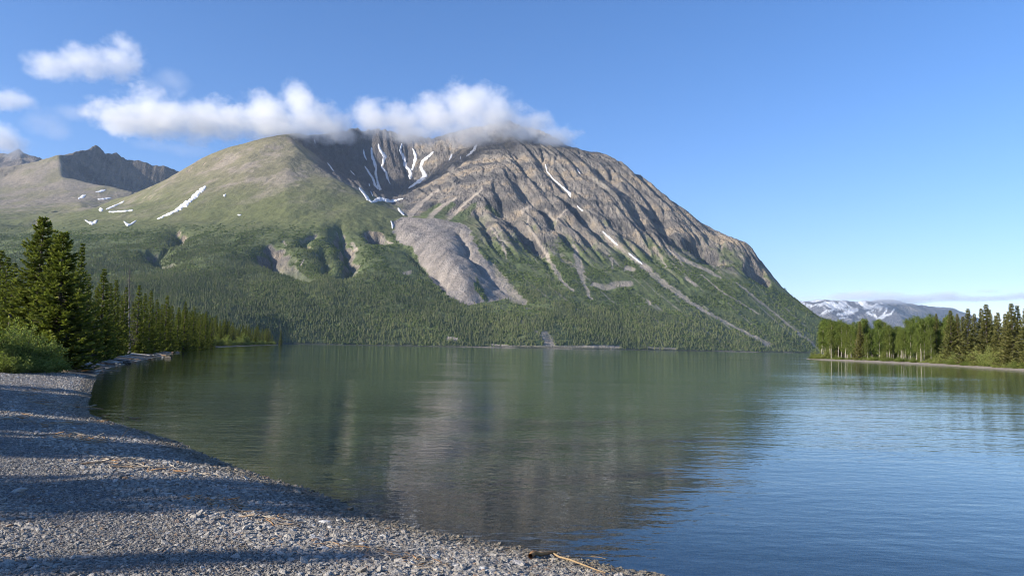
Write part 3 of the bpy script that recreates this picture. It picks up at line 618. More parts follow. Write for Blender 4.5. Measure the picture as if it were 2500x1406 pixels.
# ------------------------------------------------------------------ clouds
def cloud(name, blobs, Y, thick, dens, nscale, label, namp=3.0, thr=.3, color=(1, 1, 1)):
    B = []
    for px, py, rx, ry in blobs:
        c = W(px, py, Y); B.append((c, rx / FPX * Y, ry / FPX * Y))
    cen = np.mean([q[0] for q in B], 0)
    bm = bmesh.new()
    for c, rx, rz in B:
        q = bmesh.ops.create_icosphere(bm, subdivisions=2, radius=1.0)
        for v in q["verts"]: v.co = Vector((v.co.x * rx * 1.35, v.co.y * min(thick, rx * 1.6) * 1.35, v.co.z * rz * 1.35)) + Vector(c - cen)
    me = bpy.data.meshes.new(name); bm.to_mesh(me); bm.free()
    o = bpy.data.objects.new(name, me); col.objects.link(o); o.location = cen
    md = o.modifiers.new("r", 'REMESH'); md.mode = 'VOXEL'; md.voxel_size = max(q[2] for q in B) * .22
    dg = bpy.context.evaluated_depsgraph_get(); me2 = bpy.data.meshes.new_from_object(o.evaluated_get(dg)); o.modifiers.clear(); o.data = me2
    b = MatB(name + "_vapour"); p = b.pos(); best = None
    for c, rx, rz in B:
        s1 = b.n("VectorMath", operation='SUBTRACT'); b.set(s1.inputs[0], p); s1.inputs[1].default_value = tuple(c)
        s2 = b.n("VectorMath", operation='DIVIDE'); b.set(s2.inputs[0], s1.outputs[0]); s2.inputs[1].default_value = (rx, min(thick, rx * 1.6), rz)
        s3 = b.n("VectorMath", operation='LENGTH'); b.set(s3.inputs[0], s2.outputs[0])
        v = b.math('SUBTRACT', 1.0, s3.outputs["Value"])
        best = v if best is None else b.math('SMOOTH_MAX', best, v, .25)
    nz = b.noise(b.vscale(p, (1, 1, 1.2)), nscale * .9, 9, .7)
    d = b.math('ADD', best, b.math('MULTIPLY', b.math('SUBTRACT', nz, .5), namp))
    d = b.ramp(d, thr - .3, thr + .75, 0, dens * .75)
    pv = b.n("VolumePrincipled"); pv.inputs["Color"].default_value = color + (1,); b.set(pv.inputs["Density"], d); pv.inputs["Anisotropy"].default_value = .2
    b.t.links.new(pv.outputs[0], b.out.inputs["Volume"])
    b.m.cycles.volume_step_rate = 0.3
    o.data.materials.clear(); o.data.materials.append(b.m)
    o["label"] = label; o["category"] = "cloud"
    return o
cloud("cloud", [(280, 290, 62, 42), (370, 280, 80, 58), (470, 292, 85, 54), (570, 296, 85, 50), (660, 285, 80, 55), (725, 245, 45, 50), (760, 295, 75, 48), (820, 315, 50, 34), (700, 320, 90, 22)], 3550, 190, .022, .0085, "long white cloud resting on the grassy dome of the mountain")
cloud("cloud", [(905, 290, 52, 40), (980, 300, 75, 45), (1060, 285, 75, 48), (1140, 265, 75, 60), (1210, 285, 70, 52), (1280, 315, 70, 38), (1350, 342, 70, 24), (1010, 330, 70, 24), (1150, 325, 90, 26)], 3560, 200, .020, .0085, "broad soft cloud hiding the summit of the mountain")
cloud("cloud", [(140, 165, 70, 34), (210, 155, 75, 42), (290, 150, 58, 52), (310, 115, 38, 26)], 4600, 180, .011, .0075, "loose white cloud puff floating highest above the left-hand peaks")
cloud("cloud", [(20, 245, 75, 28), (-40, 240, 80, 30)], 4600, 160, .009, .0075, "small flat cloud above the wispy haze by the dark peak")
cloud("cloud", [(10, 345, 62, 36), (-60, 330, 80, 50)], 5200, 200, .012, .0065, "low cloud touching the jagged far ridge")
cloud("cloud", [(110, 300, 55, 36), (175, 275, 50, 20), (140, 320, 40, 24)], 4600, 120, .0025, .008, "thin wisp of vapour beside the long white cloud", 1.7, .2)
cloud("cloud", [(420, 200, 48, 30), (380, 215, 50, 20)], 4400, 120, .0025, .008, "faint wisp over the long white cloud", 1.7, .2)
cloud("cloud", [(460, 368, 60, 16), (380, 355, 60, 14)], 3900, 100, .002, .01, "thin ragged wisp under the long white cloud", 1.7, .2)
cloud("cloud", [(2060, 725, 50, 13), (2110, 722, 55, 16), (2170, 726, 60, 17), (2240, 730, 60, 14), (2310, 724, 50, 15), (2210, 735, 70, 10)], 12500, 420, .006, .0032, "grey and white cloud bank lying on the snowy far mountains", 1.3)
cloud("cloud", [(2370, 730, 60, 9), (2440, 728, 60, 9), (2510, 722, 60, 12)], 13500, 420, .0045, .0032, "flat grey cloud strip over the spruces of the spit", 1.3)
cloud("cloud", [(2410, 711, 36, 6)], 13500, 250, .0026, .004, "tiny flat cloud above the grey cloud strip", 1.2)
cloud("cloud", [(1990, 726, 40, 9), (1960, 730, 40, 8)], 13500, 300, .0015, .004, "faint grey wisp between the mountain slope and far peaks", 1.4)

# ------------------------------------------------------------------ snow patches lying on the slopes
b = MatB("old_snow"); n = b.noise(b.pos(), 0.08, 5, 0.6)
b.pbr(b.mixc(b.ramp(n, 0.3, 0.75), (0.74, 0.75, 0.77), (0.52, 0.51, 0.50)), 0.7, b.bump(n, 2.0), 0.2); M_SNOW = b.m
SN_D = "snow streak in a steep gully of the shaded cirque wall"
SN_R = "thin snow remnant in a gully of the long rocky face"
SN_B = "snow patch on the bench below the dark left-hand peak"
SN_L = "bright snow remnant in a fold of the shrubby green slope"
SNOW = [([(503, 456, 6), (497, 460, 9), (480, 474, 11), (468, 488, 10), (455, 497, 12), (440, 508, 10), (428, 516, 7), (405, 526, 5), (383, 536, 3)], "long diagonal snow streak on the grassy dome", None),
        ([(244, 517, 8), (248, 508, 10), (255, 501, 10), (263, 496, 5)], SN_B, 1), ([(258, 512, 3), (280, 503, 4), (303, 492, 3)], SN_B, 1), ([(265, 518, 3), (295, 517, 4), (325, 514, 3)], SN_B, 1),
        ([(190, 486, 3), (200, 481, 7), (210, 477, 4)], SN_B, 1), ([(233, 469, 3), (246, 468, 6), (258, 464, 3)], SN_B, 1), ([(238, 487, 3), (255, 486, 4), (272, 484, 2)], SN_B, 1),
        ([(207, 538, 3), (216, 543, 4), (225, 546, 9), (232, 543, 7), (238, 538, 4)], SN_L, 1), ([(302, 541, 4), (310, 548, 7), (318, 549, 4), (333, 539, 3)], SN_L, 1),
        ([(545, 480, 6), (551, 475, 5)], "small snow dot high on the grassy dome", None), ([(580, 525, 6), (589, 526, 4)], "small snow dot where shrubs begin below the dome", None),
        (c2([(905, 215, 14), (905, 262, 22), (922, 330, 24), (942, 400, 22), (942, 460, 20), (960, 530, 20), (985, 590, 26), (1005, 640, 30), (1040, 668, 30)]), "longest snow streak running down the cirque wall to its floor", None),
        (c2([(900, 688, 8), (940, 668, 34), (1000, 655, 34), (1060, 675, 26), (1110, 668, 18), (1180, 650, 8)]), "curved snow band lying on the cirque floor", None),
        (c2([(845, 375, 8), (880, 430, 14), (915, 480, 20), (935, 540, 20), (965, 575, 14)]), SN_D, 1), (c2([(795, 555, 14), (830, 595, 18), (870, 650, 24), (905, 680, 16)]), SN_D, 1),
        (c2([(965, 185, 12), (970, 230, 24), (1020, 290, 32), (1000, 350, 22), (990, 385, 16), (1030, 430, 16), (1040, 480, 16), (1065, 530, 6)]), SN_D, 1), (c2([(835, 235, 12), (845, 290, 16), (862, 325, 8)]), SN_D, 1),
        (c2([(1165, 180, 16), (1150, 240, 20), (1185, 310, 28), (1190, 370, 26), (1230, 410, 26), (1240, 440, 36), (1230, 485, 22)]), "forked snow streak in the middle of the cirque headwall", None),
        (c2([(1255, 225, 14), (1285, 290, 28), (1270, 350, 26), (1250, 410, 18)]), SN_D, 1),
        (c2([(1435, 250, 10), (1400, 285, 26), (1340, 335, 26), (1325, 385, 30), (1350, 430, 30), (1365, 460, 40), (1300, 510, 26), (1240, 550, 16), (1220, 565, 8)]), "bent snow streak against the sunlit right wall of the cirque", None),
        (c2([(1805, 190, 16), (1785, 230, 24), (1750, 265, 16), (1715, 293, 6)]), "slanting snow streak just under the summit cloud", None), (c2([(1595, 270, 14), (1580, 300, 16), (1565, 330, 6)]), SN_D, 1), (c2([(1668, 290, 14), (1664, 318, 8)]), SN_D, 1),
        (c2([(525, 345, 6), (560, 390, 12), (605, 455, 5)]), SN_D, 1), (c2([(720, 410, 5), (757, 450, 6)]), SN_D, 1), (c2([(880, 520, 8), (888, 545, 12), (882, 562, 5)]), SN_D, 1), (c2([(895, 590, 8), (915, 630, 8)]), SN_D, 1), (c2([(415, 145, 10), (420, 185, 6)]), SN_D, 1),
        (c2([(1130, 730, 16), (1150, 755, 22), (1185, 795, 14)]), "short snow patch in the cirque mouth above the rock glacier", None), (c2([(1070, 840, 10), (1082, 880, 16), (1085, 912, 12)]), "snow strip along the edge of the rock glacier", None),
        (c3([(330, 205, 4), (340, 250, 6), (380, 300, 7), (440, 350, 9), (480, 385, 16), (485, 410, 8)]), SN_R, 1), (c3([(525, 460, 6), (560, 498, 5)]), SN_R, 1), (c3([(680, 620, 7), (720, 655, 12), (775, 705, 7)]), SN_R, 1),
        (c3([(840, 752, 7), (890, 790, 12), (925, 818, 6)]), SN_R, 1), (c3([(525, 235, 6), (545, 265, 4)]), SN_R, 1)]
def snow_patch(line, label, grp):
    a = np.array(line); seg = np.hypot(*(a[1:, :2] - a[:-1, :2]).T); t = np.concatenate([[0], np.cumsum(seg)])
    n = max(5, int(t[-1] / 1.6)); tt = np.linspace(0, t[-1], n)
    cx = np.interp(tt, t, a[:, 0]); cy_ = np.interp(tt, t, a[:, 1]); ww = np.interp(tt, t, a[:, 2]) * .85
    tx = np.gradient(cx); ty = np.gradient(cy_); q = np.hypot(tx, ty) + 1e-9; nx_, ny_ = -ty / q, tx / q
    wob_ = 1 + 0.8 * fbm(tt / 9 + a[0, 0], tt * 0 + a[0, 1] * .37, 3, .55)
    wr_ = 1 + 0.8 * fbm(tt / 9 + a[0, 0] + 50, tt * 0 + a[0, 1] * .37, 3, .55)
    ends = np.minimum(1, np.minimum(np.arange(n), n - 1 - np.arange(n)) / 2 + 0.25)
    V = []; mid = MT.hit(cx[n // 2], cy_[n // 2])
    for i in range(n):
        for k, (o, up) in enumerate(((-.62, -3), (-.5, 1.2), (0, 2.2), (.5, 1.2), (.62, -3))):
            ww_ = ww[i] * ends[i] * (wob_[i] if o < 0 else wr_[i])
            c = MT.hit(cx[i] + nx_[i] * o * ww_, cy_[i] + ny_[i] * o * ww_)
            V.append((c[0], c[1], c[2] + up))
    V = np.array(V)
    # drop strips that would bridge a sight-line gap
    f = gridfaces(n, 5); ok = (np.ptp(V[f][:, :, 1], axis=1) < 190).reshape(n - 1, 4).all(1); best = (0, 0); i0 = 0
    for i in range(n):
        if i == n - 1 or not ok[i]:
            if i - i0 > best[1] - best[0]: best = (i0, i)
            i0 = i + 1
    if best[1] - best[0] < 2: print("no snow", label, line[0]); return
    V = V[best[0] * 5:(best[1] + 1) * 5]; f = gridfaces(best[1] - best[0] + 1, 5)
    o = add("snow_patch", mesh_np("snow_patch", V - mid, f, M_SNOW), loc=mid, label=label, category="snow patch")
    if grp: o["group"] = {SN_D: "snow streaks in the cirque", SN_R: "snow remnants on the rocky face", SN_B: "snow patches on the bench", SN_L: "snow in folds of the green slope"}[label]
for s_ in SNOW: snow_patch(*s_)
print("snow", round(time.time() - T0, 1))

# ------------------------------------------------------------------ scatter of uncountable things
TEMPL = {}
def scatter(name, meshes, P, rot, scl, idx, label, cat):
    c = bpy.data.collections.new(name + "_kinds")
    for i, me in enumerate(meshes):
        o = bpy.data.objects.new("%s_kind_%02d" % (name, i), me); c.objects.link(o)
    pm = bpy.data.meshes.new(name); pm.vertices.add(len(P)); pm.vertices.foreach_set("co", np.asarray(P, np.float32).ravel())
    a = pm.attributes.new("rot", 'FLOAT_VECTOR', 'POINT'); a.data.foreach_set("vector", np.asarray(rot, np.float32).ravel())
    a = pm.attributes.new("scl", 'FLOAT_VECTOR', 'POINT'); a.data.foreach_set("vector", np.asarray(scl, np.float32).ravel())
    a = pm.attributes.new("kid", 'INT', 'POINT'); a.data.foreach_set("value", np.asarray(idx, np.int32))
    g = bpy.data.node_groups.new(name, 'GeometryNodeTree')
    g.interface.new_socket("Geometry", in_out='INPUT', socket_type='NodeSocketGeometry'); g.interface.new_socket("Geometry", in_out='OUTPUT', socket_type='NodeSocketGeometry')
    N = g.nodes; gi = N.new("NodeGroupInput"); go = N.new("NodeGroupOutput"); ip = N.new("GeometryNodeInstanceOnPoints"); ci = N.new("GeometryNodeCollectionInfo")
    ci.inputs["Collection"].default_value = c; ci.inputs["Separate Children"].default_value = True; ci.inputs["Reset Children"].default_value = True
    def at(nm, ty):
        k = N.new("GeometryNodeInputNamedAttribute"); k.data_type = ty; k.inputs["Name"].default_value = nm; return k.outputs[0]
    mp = N.new("GeometryNodeMeshToPoints")
    er = N.new("FunctionNodeEulerToRotation")
    lk = g.links.new
    lk(gi.outputs[0], mp.inputs[0]); lk(mp.outputs[0], ip.inputs["Points"]); lk(ci.outputs[0], ip.inputs["Instance"]); ip.inputs["Pick Instance"].default_value = True
    lk(at("kid", 'INT'), ip.inputs["Instance Index"]); lk(at("rot", 'FLOAT_VECTOR'), er.inputs[0]); lk(er.outputs[0], ip.inputs["Rotation"]); lk(at("scl", 'FLOAT_VECTOR'), ip.inputs["Scale"])
    lk(ip.outputs[0], go.inputs[0])
    o = add(name, pm, kind="stuff", label=label, category=cat)
    md = o.modifiers.new("scatter", 'NODES'); md.node_group = g
    return o

# far spruces and shrubs: light meshes, many of them
def far_spruce(seed):
    r = np.random.RandomState(seed); V, F = [], []
    n = 7; tiers = 6
    for k in range(tiers):
        z0 = 0.04 + 0.93 * k / tiers; z1 = z0 + 0.30 * (1 - 0.5 * k / tiers); rad = 0.155 * (1 - k / tiers) ** 0.8 + 0.012; b0 = len(V)
        V.append((r.normal(0, .006), r.normal(0, .006), min(1.0, z1)))
        for i in range(n):
            a = 6.283 * (i + r.rand() * .7) / n; q = rad * (0.55 + 0.75 * r.rand()); V.append((q * math.cos(a), q * math.sin(a), z0 - 0.05 * r.rand()))
        for i in range(n): F.append((b0, b0 + 1 + i, b0 + 1 + (i + 1) % n))
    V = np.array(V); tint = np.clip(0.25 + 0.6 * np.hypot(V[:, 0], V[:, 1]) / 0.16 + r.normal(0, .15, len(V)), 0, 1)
    return V, np.array(F), tint
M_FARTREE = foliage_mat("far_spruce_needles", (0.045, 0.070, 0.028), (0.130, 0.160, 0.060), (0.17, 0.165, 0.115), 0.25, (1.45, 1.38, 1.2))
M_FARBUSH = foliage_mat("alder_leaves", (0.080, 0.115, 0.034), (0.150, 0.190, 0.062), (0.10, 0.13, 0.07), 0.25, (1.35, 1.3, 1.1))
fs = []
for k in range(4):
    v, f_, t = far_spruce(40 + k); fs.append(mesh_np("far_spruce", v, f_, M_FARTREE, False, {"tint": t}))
def far_shrub(seed):
    r = np.random.RandomState(seed); V, F = [], []
    for k in range(26):
        d = r.normal(0, 1, 3); d[2] = abs(d[2]); d /= np.linalg.norm(d); c = d * (0.35 + .2 * r.rand()) * np.array([1, 1, .8]); s = 0.22 + .16 * r.rand(); b0 = len(V)
        u = np.cross(d, r.normal(0, 1, 3)); u /= np.linalg.norm(u); v = np.cross(d, u)
        for q in ((1, 0), (0, 1), (-1, 0), (0, -1)): V.append(c + s * (u * q[0] + v * q[1]) + d * r.normal(0, .08))
        F.append((b0, b0 + 1, b0 + 2, b0 + 3))
    V = np.array(V); return V, np.array(F), np.clip(0.3 + V[:, 2] + r.normal(0, .2, len(V)), 0, 1)
fb = []
for k in range(3):
    v, f_, t = far_shrub(70 + k); fb.append(mesh_np("far_shrub", v, f_, M_FARBUSH, False, {"tint": t}))
rs = np.random.RandomState(11)
def cand(n, ya, yb):
    # even in azimuth and in ground area
    Yc = np.sqrt(rs.rand(n) * (yb ** 2 - ya ** 2) + ya ** 2); pxc = -150 + rs.rand(n) * 2360
    x = (pxc - 1250) / FPX * Yc; return x, Yc, MT.at(x, Yc), pxc
x, y, h, pxc = cand(480000, 1190, 3300)
n1 = fbm(x / 170, y / 170, 3); n2 = fbm(x / 55 + 5, y / 55, 3)
pxv, pyv = proj(np.stack([x, y, h], -1))
gx = (MT.at(x + 9, y) - MT.at(x - 9, y)) / 18; gy = (MT.at(x, y + 9) - MT.at(x, y - 9)) / 18
bare = np.maximum(streak(pxv, pyv, TALUS), (inside(pxv, pyv, ROCKG)).astype(float))
top = np.interp(pxv, [0, 300, 600, 900, 1100, 1300, 1700, 2000], [300, 300, 290, 215, 150, 130, 150, 120])
dens = sm(1.35, 0.45, (h + 120 * n1 + 80 * n2 + 130 * fbm(x / 420 + 4, y / 420, 2)) / top) * np.interp(pxv, [0, 1500, 1650, 2000], [0.8, 0.75, 0.45, 0.35])
dens = np.maximum(dens, 0.07 * sm(420, 300, h)) * (1 - bare) * (h > 2.5) * (np.hypot(gx, gy) < 1.1)
vis = rs.rand(len(x)) < dens
print("forest", vis.sum())
P = np.stack([x, y, h - 0.3], -1)[vis]; n = len(P)
hs_ = (3.4 + 7.8 * rs.rand(n) ** 1.6) * np.interp(P[:, 2], [0, 250, 420], [1.05, 0.85, 0.6])
scatter("far_spruce_forest", fs, P, np.stack([rs.normal(0, .03, n), rs.normal(0, .03, n), rs.rand(n) * 6.28], -1), np.stack([hs_ * 1.05, hs_ * 1.05, hs_], -1), rs.randint(0, 4, n),
        "dark spruce forest covering the lower mountain slopes above the far shore", "forest")
x, y, h, pxc = cand(300000, 1190, 3200)
n1 = fbm(x / 130 + 30, y / 130, 3); n2 = fbm(x / 40 + 5, y / 40, 3)
pxv, pyv = proj(np.stack([x, y, h], -1)); bare = np.maximum(streak(pxv, pyv, TALUS), (inside(pxv, pyv, ROCKG)).astype(float))
gx = (MT.at(x + 9, y) - MT.at(x - 9, y)) / 18; gy = (MT.at(x, y + 9) - MT.at(x, y - 9)) / 18
dens = sm(-0.25, 0.35, n1 + 0.6 * n2) * sm(430, 330, h + 60 * n2 + 50 * n1) * (1 - bare) * (h > 2.5) * (np.hypot(gx, gy) < 0.95) * 0.8
vis = rs.rand(len(x)) < dens
print("shrubs", vis.sum())
P = np.stack([x, y, h - 0.2], -1)[vis]; n = len(P); q = 2.2 + 3.2 * rs.rand(n)
scatter("alder_thicket", fb, P, np.stack([rs.normal(0, .1, n), rs.normal(0, .1, n), rs.rand(n) * 6.28], -1), np.stack([q * 1.3, q * 1.3, q * 0.8], -1), rs.randint(0, 3, n),
        "bright green alder thicket patching the mountain slopes between the spruces", "shrubs")

# ------------------------------------------------------------------ near trees
def tube(pts_, rad, sides=6):
    """tapered tube along points -> V,F (quads)"""
    pts_ = np.asarray(pts_, float); n = len(pts_); V = []
    t = np.gradient(pts_, axis=0); t /= np.linalg.norm(t, axis=1)[:, None] + 1e-9
    ref = np.array([0.31, 0.17, 0.93]) if abs(t[0][2]) < 0.8 else np.array([1.0, 0.1, 0])
    for i in range(n):
        u = np.cross(t[i], ref); u /= np.linalg.norm(u) + 1e-9; v = np.cross(t[i], u)
        for k in range(sides):
            a = 6.28318 * k / sides; V.append(pts_[i] + rad[i] * (u * math.cos(a) + v * math.sin(a)))
    F = [(i * sides + k, i * sides + (k + 1) % sides, (i + 1) * sides + (k + 1) % sides, (i + 1) * sides + k) for i in range(n - 1) for k in range(sides)]
    return V, F
class Acc:
    def __init__(s): s.V, s.F, s.n = [], [], 0
    def add(s, V, F):
        s.V.append(np.asarray(V, float)); s.F.append(np.asarray(F, int) + s.n); s.n += len(V)
    def mesh(s, name, mat, smooth=True, attrs=None): return mesh_np(name, np.concatenate(s.V), np.concatenate(s.F), mat, smooth, attrs)
M_BARK = bark_mat("spruce_bark", (0.055, 0.045, 0.038), (0.14, 0.115, 0.095))
M_ASPENBARK = bark_mat("aspen_bark", (0.40, 0.37, 0.30), (0.22, 0.195, 0.15), 5.0, 0.6)
M_DEADWOOD = bark_mat("dead_wood", (0.10, 0.09, 0.082), (0.19, 0.175, 0.16), 8.0, 0.15)
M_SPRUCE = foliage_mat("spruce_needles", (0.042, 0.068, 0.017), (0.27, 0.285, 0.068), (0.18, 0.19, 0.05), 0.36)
M_SPRUCE2 = foliage_mat("tan_spruce_needles", (0.085, 0.100, 0.032), (0.30, 0.30, 0.105), (0.25, 0.22, 0.09), 0.36)
M_ASPEN = foliage_mat("aspen_leaves", (0.065, 0.100, 0.022), (0.175, 0.225, 0.055), (0.16, 0.18, 0.05), 0.4)
M_WILLOW = foliage_mat("willow_leaves", (0.095, 0.125, 0.032), (0.29, 0.32, 0.105), (0.19, 0.21, 0.06), 0.4)

def leaf_quads(C, D, Nn, length, width):
    """leaf-shaped quads: base C, along D, normal Nn -> V,F"""
    S = np.cross(D, Nn); S /= np.linalg.norm(S, axis=1)[:, None] + 1e-9
    l = length[:, None]; w_ = width[:, None]
    V = np.stack([C, C + D * l * .45 + S * w_ * .5, C + D * l, C + D * l * .45 - S * w_ * .5], 1).reshape(-1, 3)
    return V, np.arange(len(V)).reshape(-1, 4)
def unit(a): return a / (np.linalg.norm(a, axis=-1, keepdims=True) + 1e-9)
def spruce(seed, h=9.0, rb=1.7, whorls=30, per=6, twigs=16, thin=0.0, bare=0.04, mat=None, tw=0.30, lean=0.02, ex=0.72):
    """trunk mesh (with limbs) and crown mesh"""
    r = np.random.RandomState(seed); tr = Acc(); C, D, Nn, Ln, Wd, Ti = [], [], [], [], [], []
    zz = np.linspace(0, h, 12); off = np.cumsum(r.normal(0, lean * .25, (12, 2)), 0)
    tr.add(*tube(np.stack([off[:, 0], off[:, 1], zz - .15], -1), 0.021 * h * (1 - zz / h) ** .8 * .8 + 0.008, 7))
    prof = 0.80 + 0.35 * r.rand(40)
    for k in range(whorls):
        t = bare + (1 - bare) * (k + .3 * r.rand()) / whorls; z = t * h
        cx, cy_ = np.interp(z, zz, off[:, 0]), np.interp(z, zz, off[:, 1])
        pr = rb * (1 - t) ** ex * (1 if t > .12 else .72 + t * 2.3) * np.interp(t * 39, np.arange(40), prof) + 0.05
        nb_ = max(3, int(per * (0.6 + .55 * (1 - t))))
        a0 = r.rand() * 6.28
        for i in range(nb_):
            if r.rand() < thin: continue
            a = a0 + 6.283 * i / nb_ + r.normal(0, .22); Lb = pr * (0.55 + .62 * r.rand()); 
            rise = np.interp(t, [0, .45, .8, 1], [-.30, -.16, .12, .75]) + r.normal(0, .08)
            m_ = 6; u = np.linspace(0, 1, m_); dirx = np.array([math.cos(a), math.sin(a)])
            zc = z + Lb * (rise * u + 0.34 * u * u * (0.6 if t < .8 else .2) - 0.16 * np.sin(u * 3.14))
            bp = np.stack([cx + dirx[0] * Lb * u, cy_ + dirx[1] * Lb * u, zc], -1)
            if t < .93: tr.add(*tube(bp[[0, 2, 5]], np.array([.012, .008, .003]) * (0.5 + Lb), 3))
            nt_ = max(4, int(twigs * (0.35 + 0.65 * Lb / rb)))
            uu = 1 - 0.82 * r.rand(nt_) ** 1.25; c0 = np.stack([np.interp(uu, u, bp[:, j]) for j in range(3)], -1)
            ax = unit(np.gradient(bp, axis=0))[np.clip((uu * 5).astype(int), 0, 5)]
            for side in (-1, 0, 1):
                s_ = np.array([-dirx[1], dirx[0], 0]) * side
                d = unit(ax * (0.75 if side else 1.0) + s_ * (0.9 + .3 * r.rand(nt_, 1)) + np.array([0, 0, 1]) * r.normal(.12 if side else .35, .22, (nt_, 1)))
                l = tw * (0.55 + .7 * r.rand(nt_)) * (0.6 + .5 * (1 - t)) * (1.25 - .5 * uu)
                C.append(c0 + r.normal(0, .02, (nt_, 3))); D.append(d); Nn.append(unit(np.array([0, 0, 1.0]) + r.normal(0, .55, (nt_, 3)))); Ln.append(l); Wd.append(l * (0.34 + .16 * r.rand(nt_)))
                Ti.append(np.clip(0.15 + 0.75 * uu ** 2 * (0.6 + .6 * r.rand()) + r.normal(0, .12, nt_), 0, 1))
    C, D, Nn, Ln, Wd, Ti = map(np.concatenate, (C, D, Nn, Ln, Wd, Ti))
    V, F = leaf_quads(C, D, Nn, Ln, Wd)
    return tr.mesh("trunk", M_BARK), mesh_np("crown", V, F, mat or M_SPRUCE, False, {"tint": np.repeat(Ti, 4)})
def aspen(seed, h=9.5, bare=0.36, wid=1.15):
    r = np.random.RandomState(seed); tr = Acc(); zz = np.linspace(0, h, 10); off = np.cumsum(r.normal(0, .10, (10, 2)), 0) * (zz / h)[:, None]
    ax = np.stack([off[:, 0], off[:, 1], zz - .1], -1); tr.add(*tube(ax, 0.10 * (1 - zz / h * .85) + .01, 7))
    C, Ti = [], []
    for k in range(26):
        t = bare * .8 + (1 - bare * .8) * (k + r.rand()) / 26; z = t * h; c = np.array([np.interp(z, zz, off[:, 0]), np.interp(z, zz, off[:, 1]), z])
        a = r.rand() * 6.28; Lb = wid * (0.5 + .7 * r.rand()) * (1.25 - .75 * t) * (1 if t > bare else .45); e = c + np.array([math.cos(a) * Lb, math.sin(a) * Lb, Lb * (.55 + .5 * r.rand())])
        mid = (c + e) / 2 + r.normal(0, .06, 3); tr.add(*tube([c, mid, e], [.025, .015, .004], 4))
        for q in range(r.randint(3, 6)):
            cc = c + (e - c) * (0.35 + .75 * r.rand()) + r.normal(0, .16, 3); m_ = r.randint(24, 54); sz = .18 + .24 * r.rand()
            C.append(cc + r.normal(0, sz, (m_, 3))); Ti.append(np.clip(r.normal(.5, .22) + r.normal(0, .15, m_), 0, 1))
    C = np.concatenate(C); Ti = np.concatenate(Ti); n = len(C); l = .13 + .09 * r.rand(n)
    V, F = leaf_quads(C, unit(r.normal(0, 1, (n, 3))), unit(r.normal(0, 1, (n, 3))), l, l * .95)
    return tr.mesh("trunk", M_ASPENBARK), mesh_np("crown", V, F, M_ASPEN, False, {"tint": np.repeat(Ti, 4)})
def shrub(seed, h=2.2, rad=1.8, clumps=70, per=70, leaf=.11, mat=None):
    r = np.random.RandomState(seed); st = Acc(); C, Dr, Ti = [], [], []
    for k in range(clumps):
        a = r.rand() * 6.28; q = math.sqrt(r.rand()); e = np.array([math.cos(a) * q * rad, math.sin(a) * q * rad, h * (0.25 + .75 * r.rand() ** .7) * math.sqrt(max(.05, 1 - (q * .92) ** 2)) * (1 + .45 * math.sin(a * 2.3 + seed) * math.sin(q * 5 + seed))])
        st.add(*tube([e * [.15, .15, 0] - [0, 0, .1], e * [.55, .55, .6], e * [1.05, 1.05, 1.08]], [.018, .012, .004], 4))
        u = r.rand(per) ** .7; base = e[None] * np.stack([.25 + .85 * u, .25 + .85 * u, .3 + .8 * u], -1)
        C.append(base + r.normal(0, .13, (per, 3))); Dr.append(unit(unit(e)[None] * .8 + r.normal(0, .8, (per, 3)))); Ti.append(np.clip(r.normal(.5, .2) + .2 * u + r.normal(0, .14, per), 0, 1))
    C, Dr, Ti = map(np.concatenate, (C, Dr, Ti)); n = len(C); C[:, 2] = np.maximum(C[:, 2], .03); l = leaf * (0.7 + .7 * r.rand(n))
    V, F = leaf_quads(C, Dr, unit(r.normal(0, 1, (n, 3)) + [0, 0, .6]), l, l * .5)
    return st.mesh("stems", M_BARK), mesh_np("foliage", V, F, mat or M_WILLOW, False, {"tint": np.repeat(Ti, 4)})
def snag(seed, h=9.0):
    r = np.random.RandomState(seed); tr = Acc(); br = Acc(); zz = np.linspace(0, h, 10); off = np.cumsum(r.normal(0, .03, (10, 2)), 0)
    tr.add(*tube(np.stack([off[:, 0], off[:, 1], zz - .1], -1), 0.085 * (1 - zz / h) ** .8 + .012, 7))
    for k in range(230):
        t = .1 + .88 * r.rand(); z = t * h; a = r.rand() * 6.28; Lb = 1.15 * (1 - t) ** .7 * (.4 + .8 * r.rand()) + .08
        c = np.array([np.interp(z, zz, off[:, 0]), np.interp(z, zz, off[:, 1]), z]); d = np.array([math.cos(a), math.sin(a), -.15 + r.normal(0, .15)])
        e = c + d * Lb; br.add(*tube([c, (c + e) / 2 + [0, 0, -.05 * Lb], e + [0, 0, .05]], [.014, .009, .004], 3))
        for q in range(3):
            p0 = c + (e - c) * (.4 + .55 * r.rand()); br.add(*tube([p0, p0 + unit(d + r.normal(0, .7, 3)) * .3 * Lb], [.006, .003], 3))
    return tr.mesh("trunk", M_DEADWOOD), br.mesh("branches", M_DEADWOOD)
def gz1(x, y): return float(ground_z(np.array([[x]]), np.array([[y]]))[0][0, 0])
def place(kind, parts, names, x, y, sc, rz, label, cat, group=None, tilt=0.0, sxy=1.0, sink=0.05):
    e = add(kind, None, loc=(x, y, gz1(x, y) - sink), rotz=rz, scale=(sc * sxy, sc * sxy, sc), label=label, category=cat)
    e.empty_display_size = 0.3
    if tilt: e.rotation_euler.y = tilt
    if group: e["group"] = group
    for me_, nm in zip(parts, names): add(nm, me_, parent=e)
    return e
TC = ("trunk", "crown")
big = [spruce(1, 9, 2.0, 46, 8, 30, .05, tw=.34), spruce(2, 9, 2.3, 48, 9, 32, .04, tw=.34)]
mid = [spruce(10 + k, 9, [1.6, 1.3, 1.75, 1.15, 1.5][k], 38, 7, 19, .07, tw=.34, ex=.92) for k in range(5)]
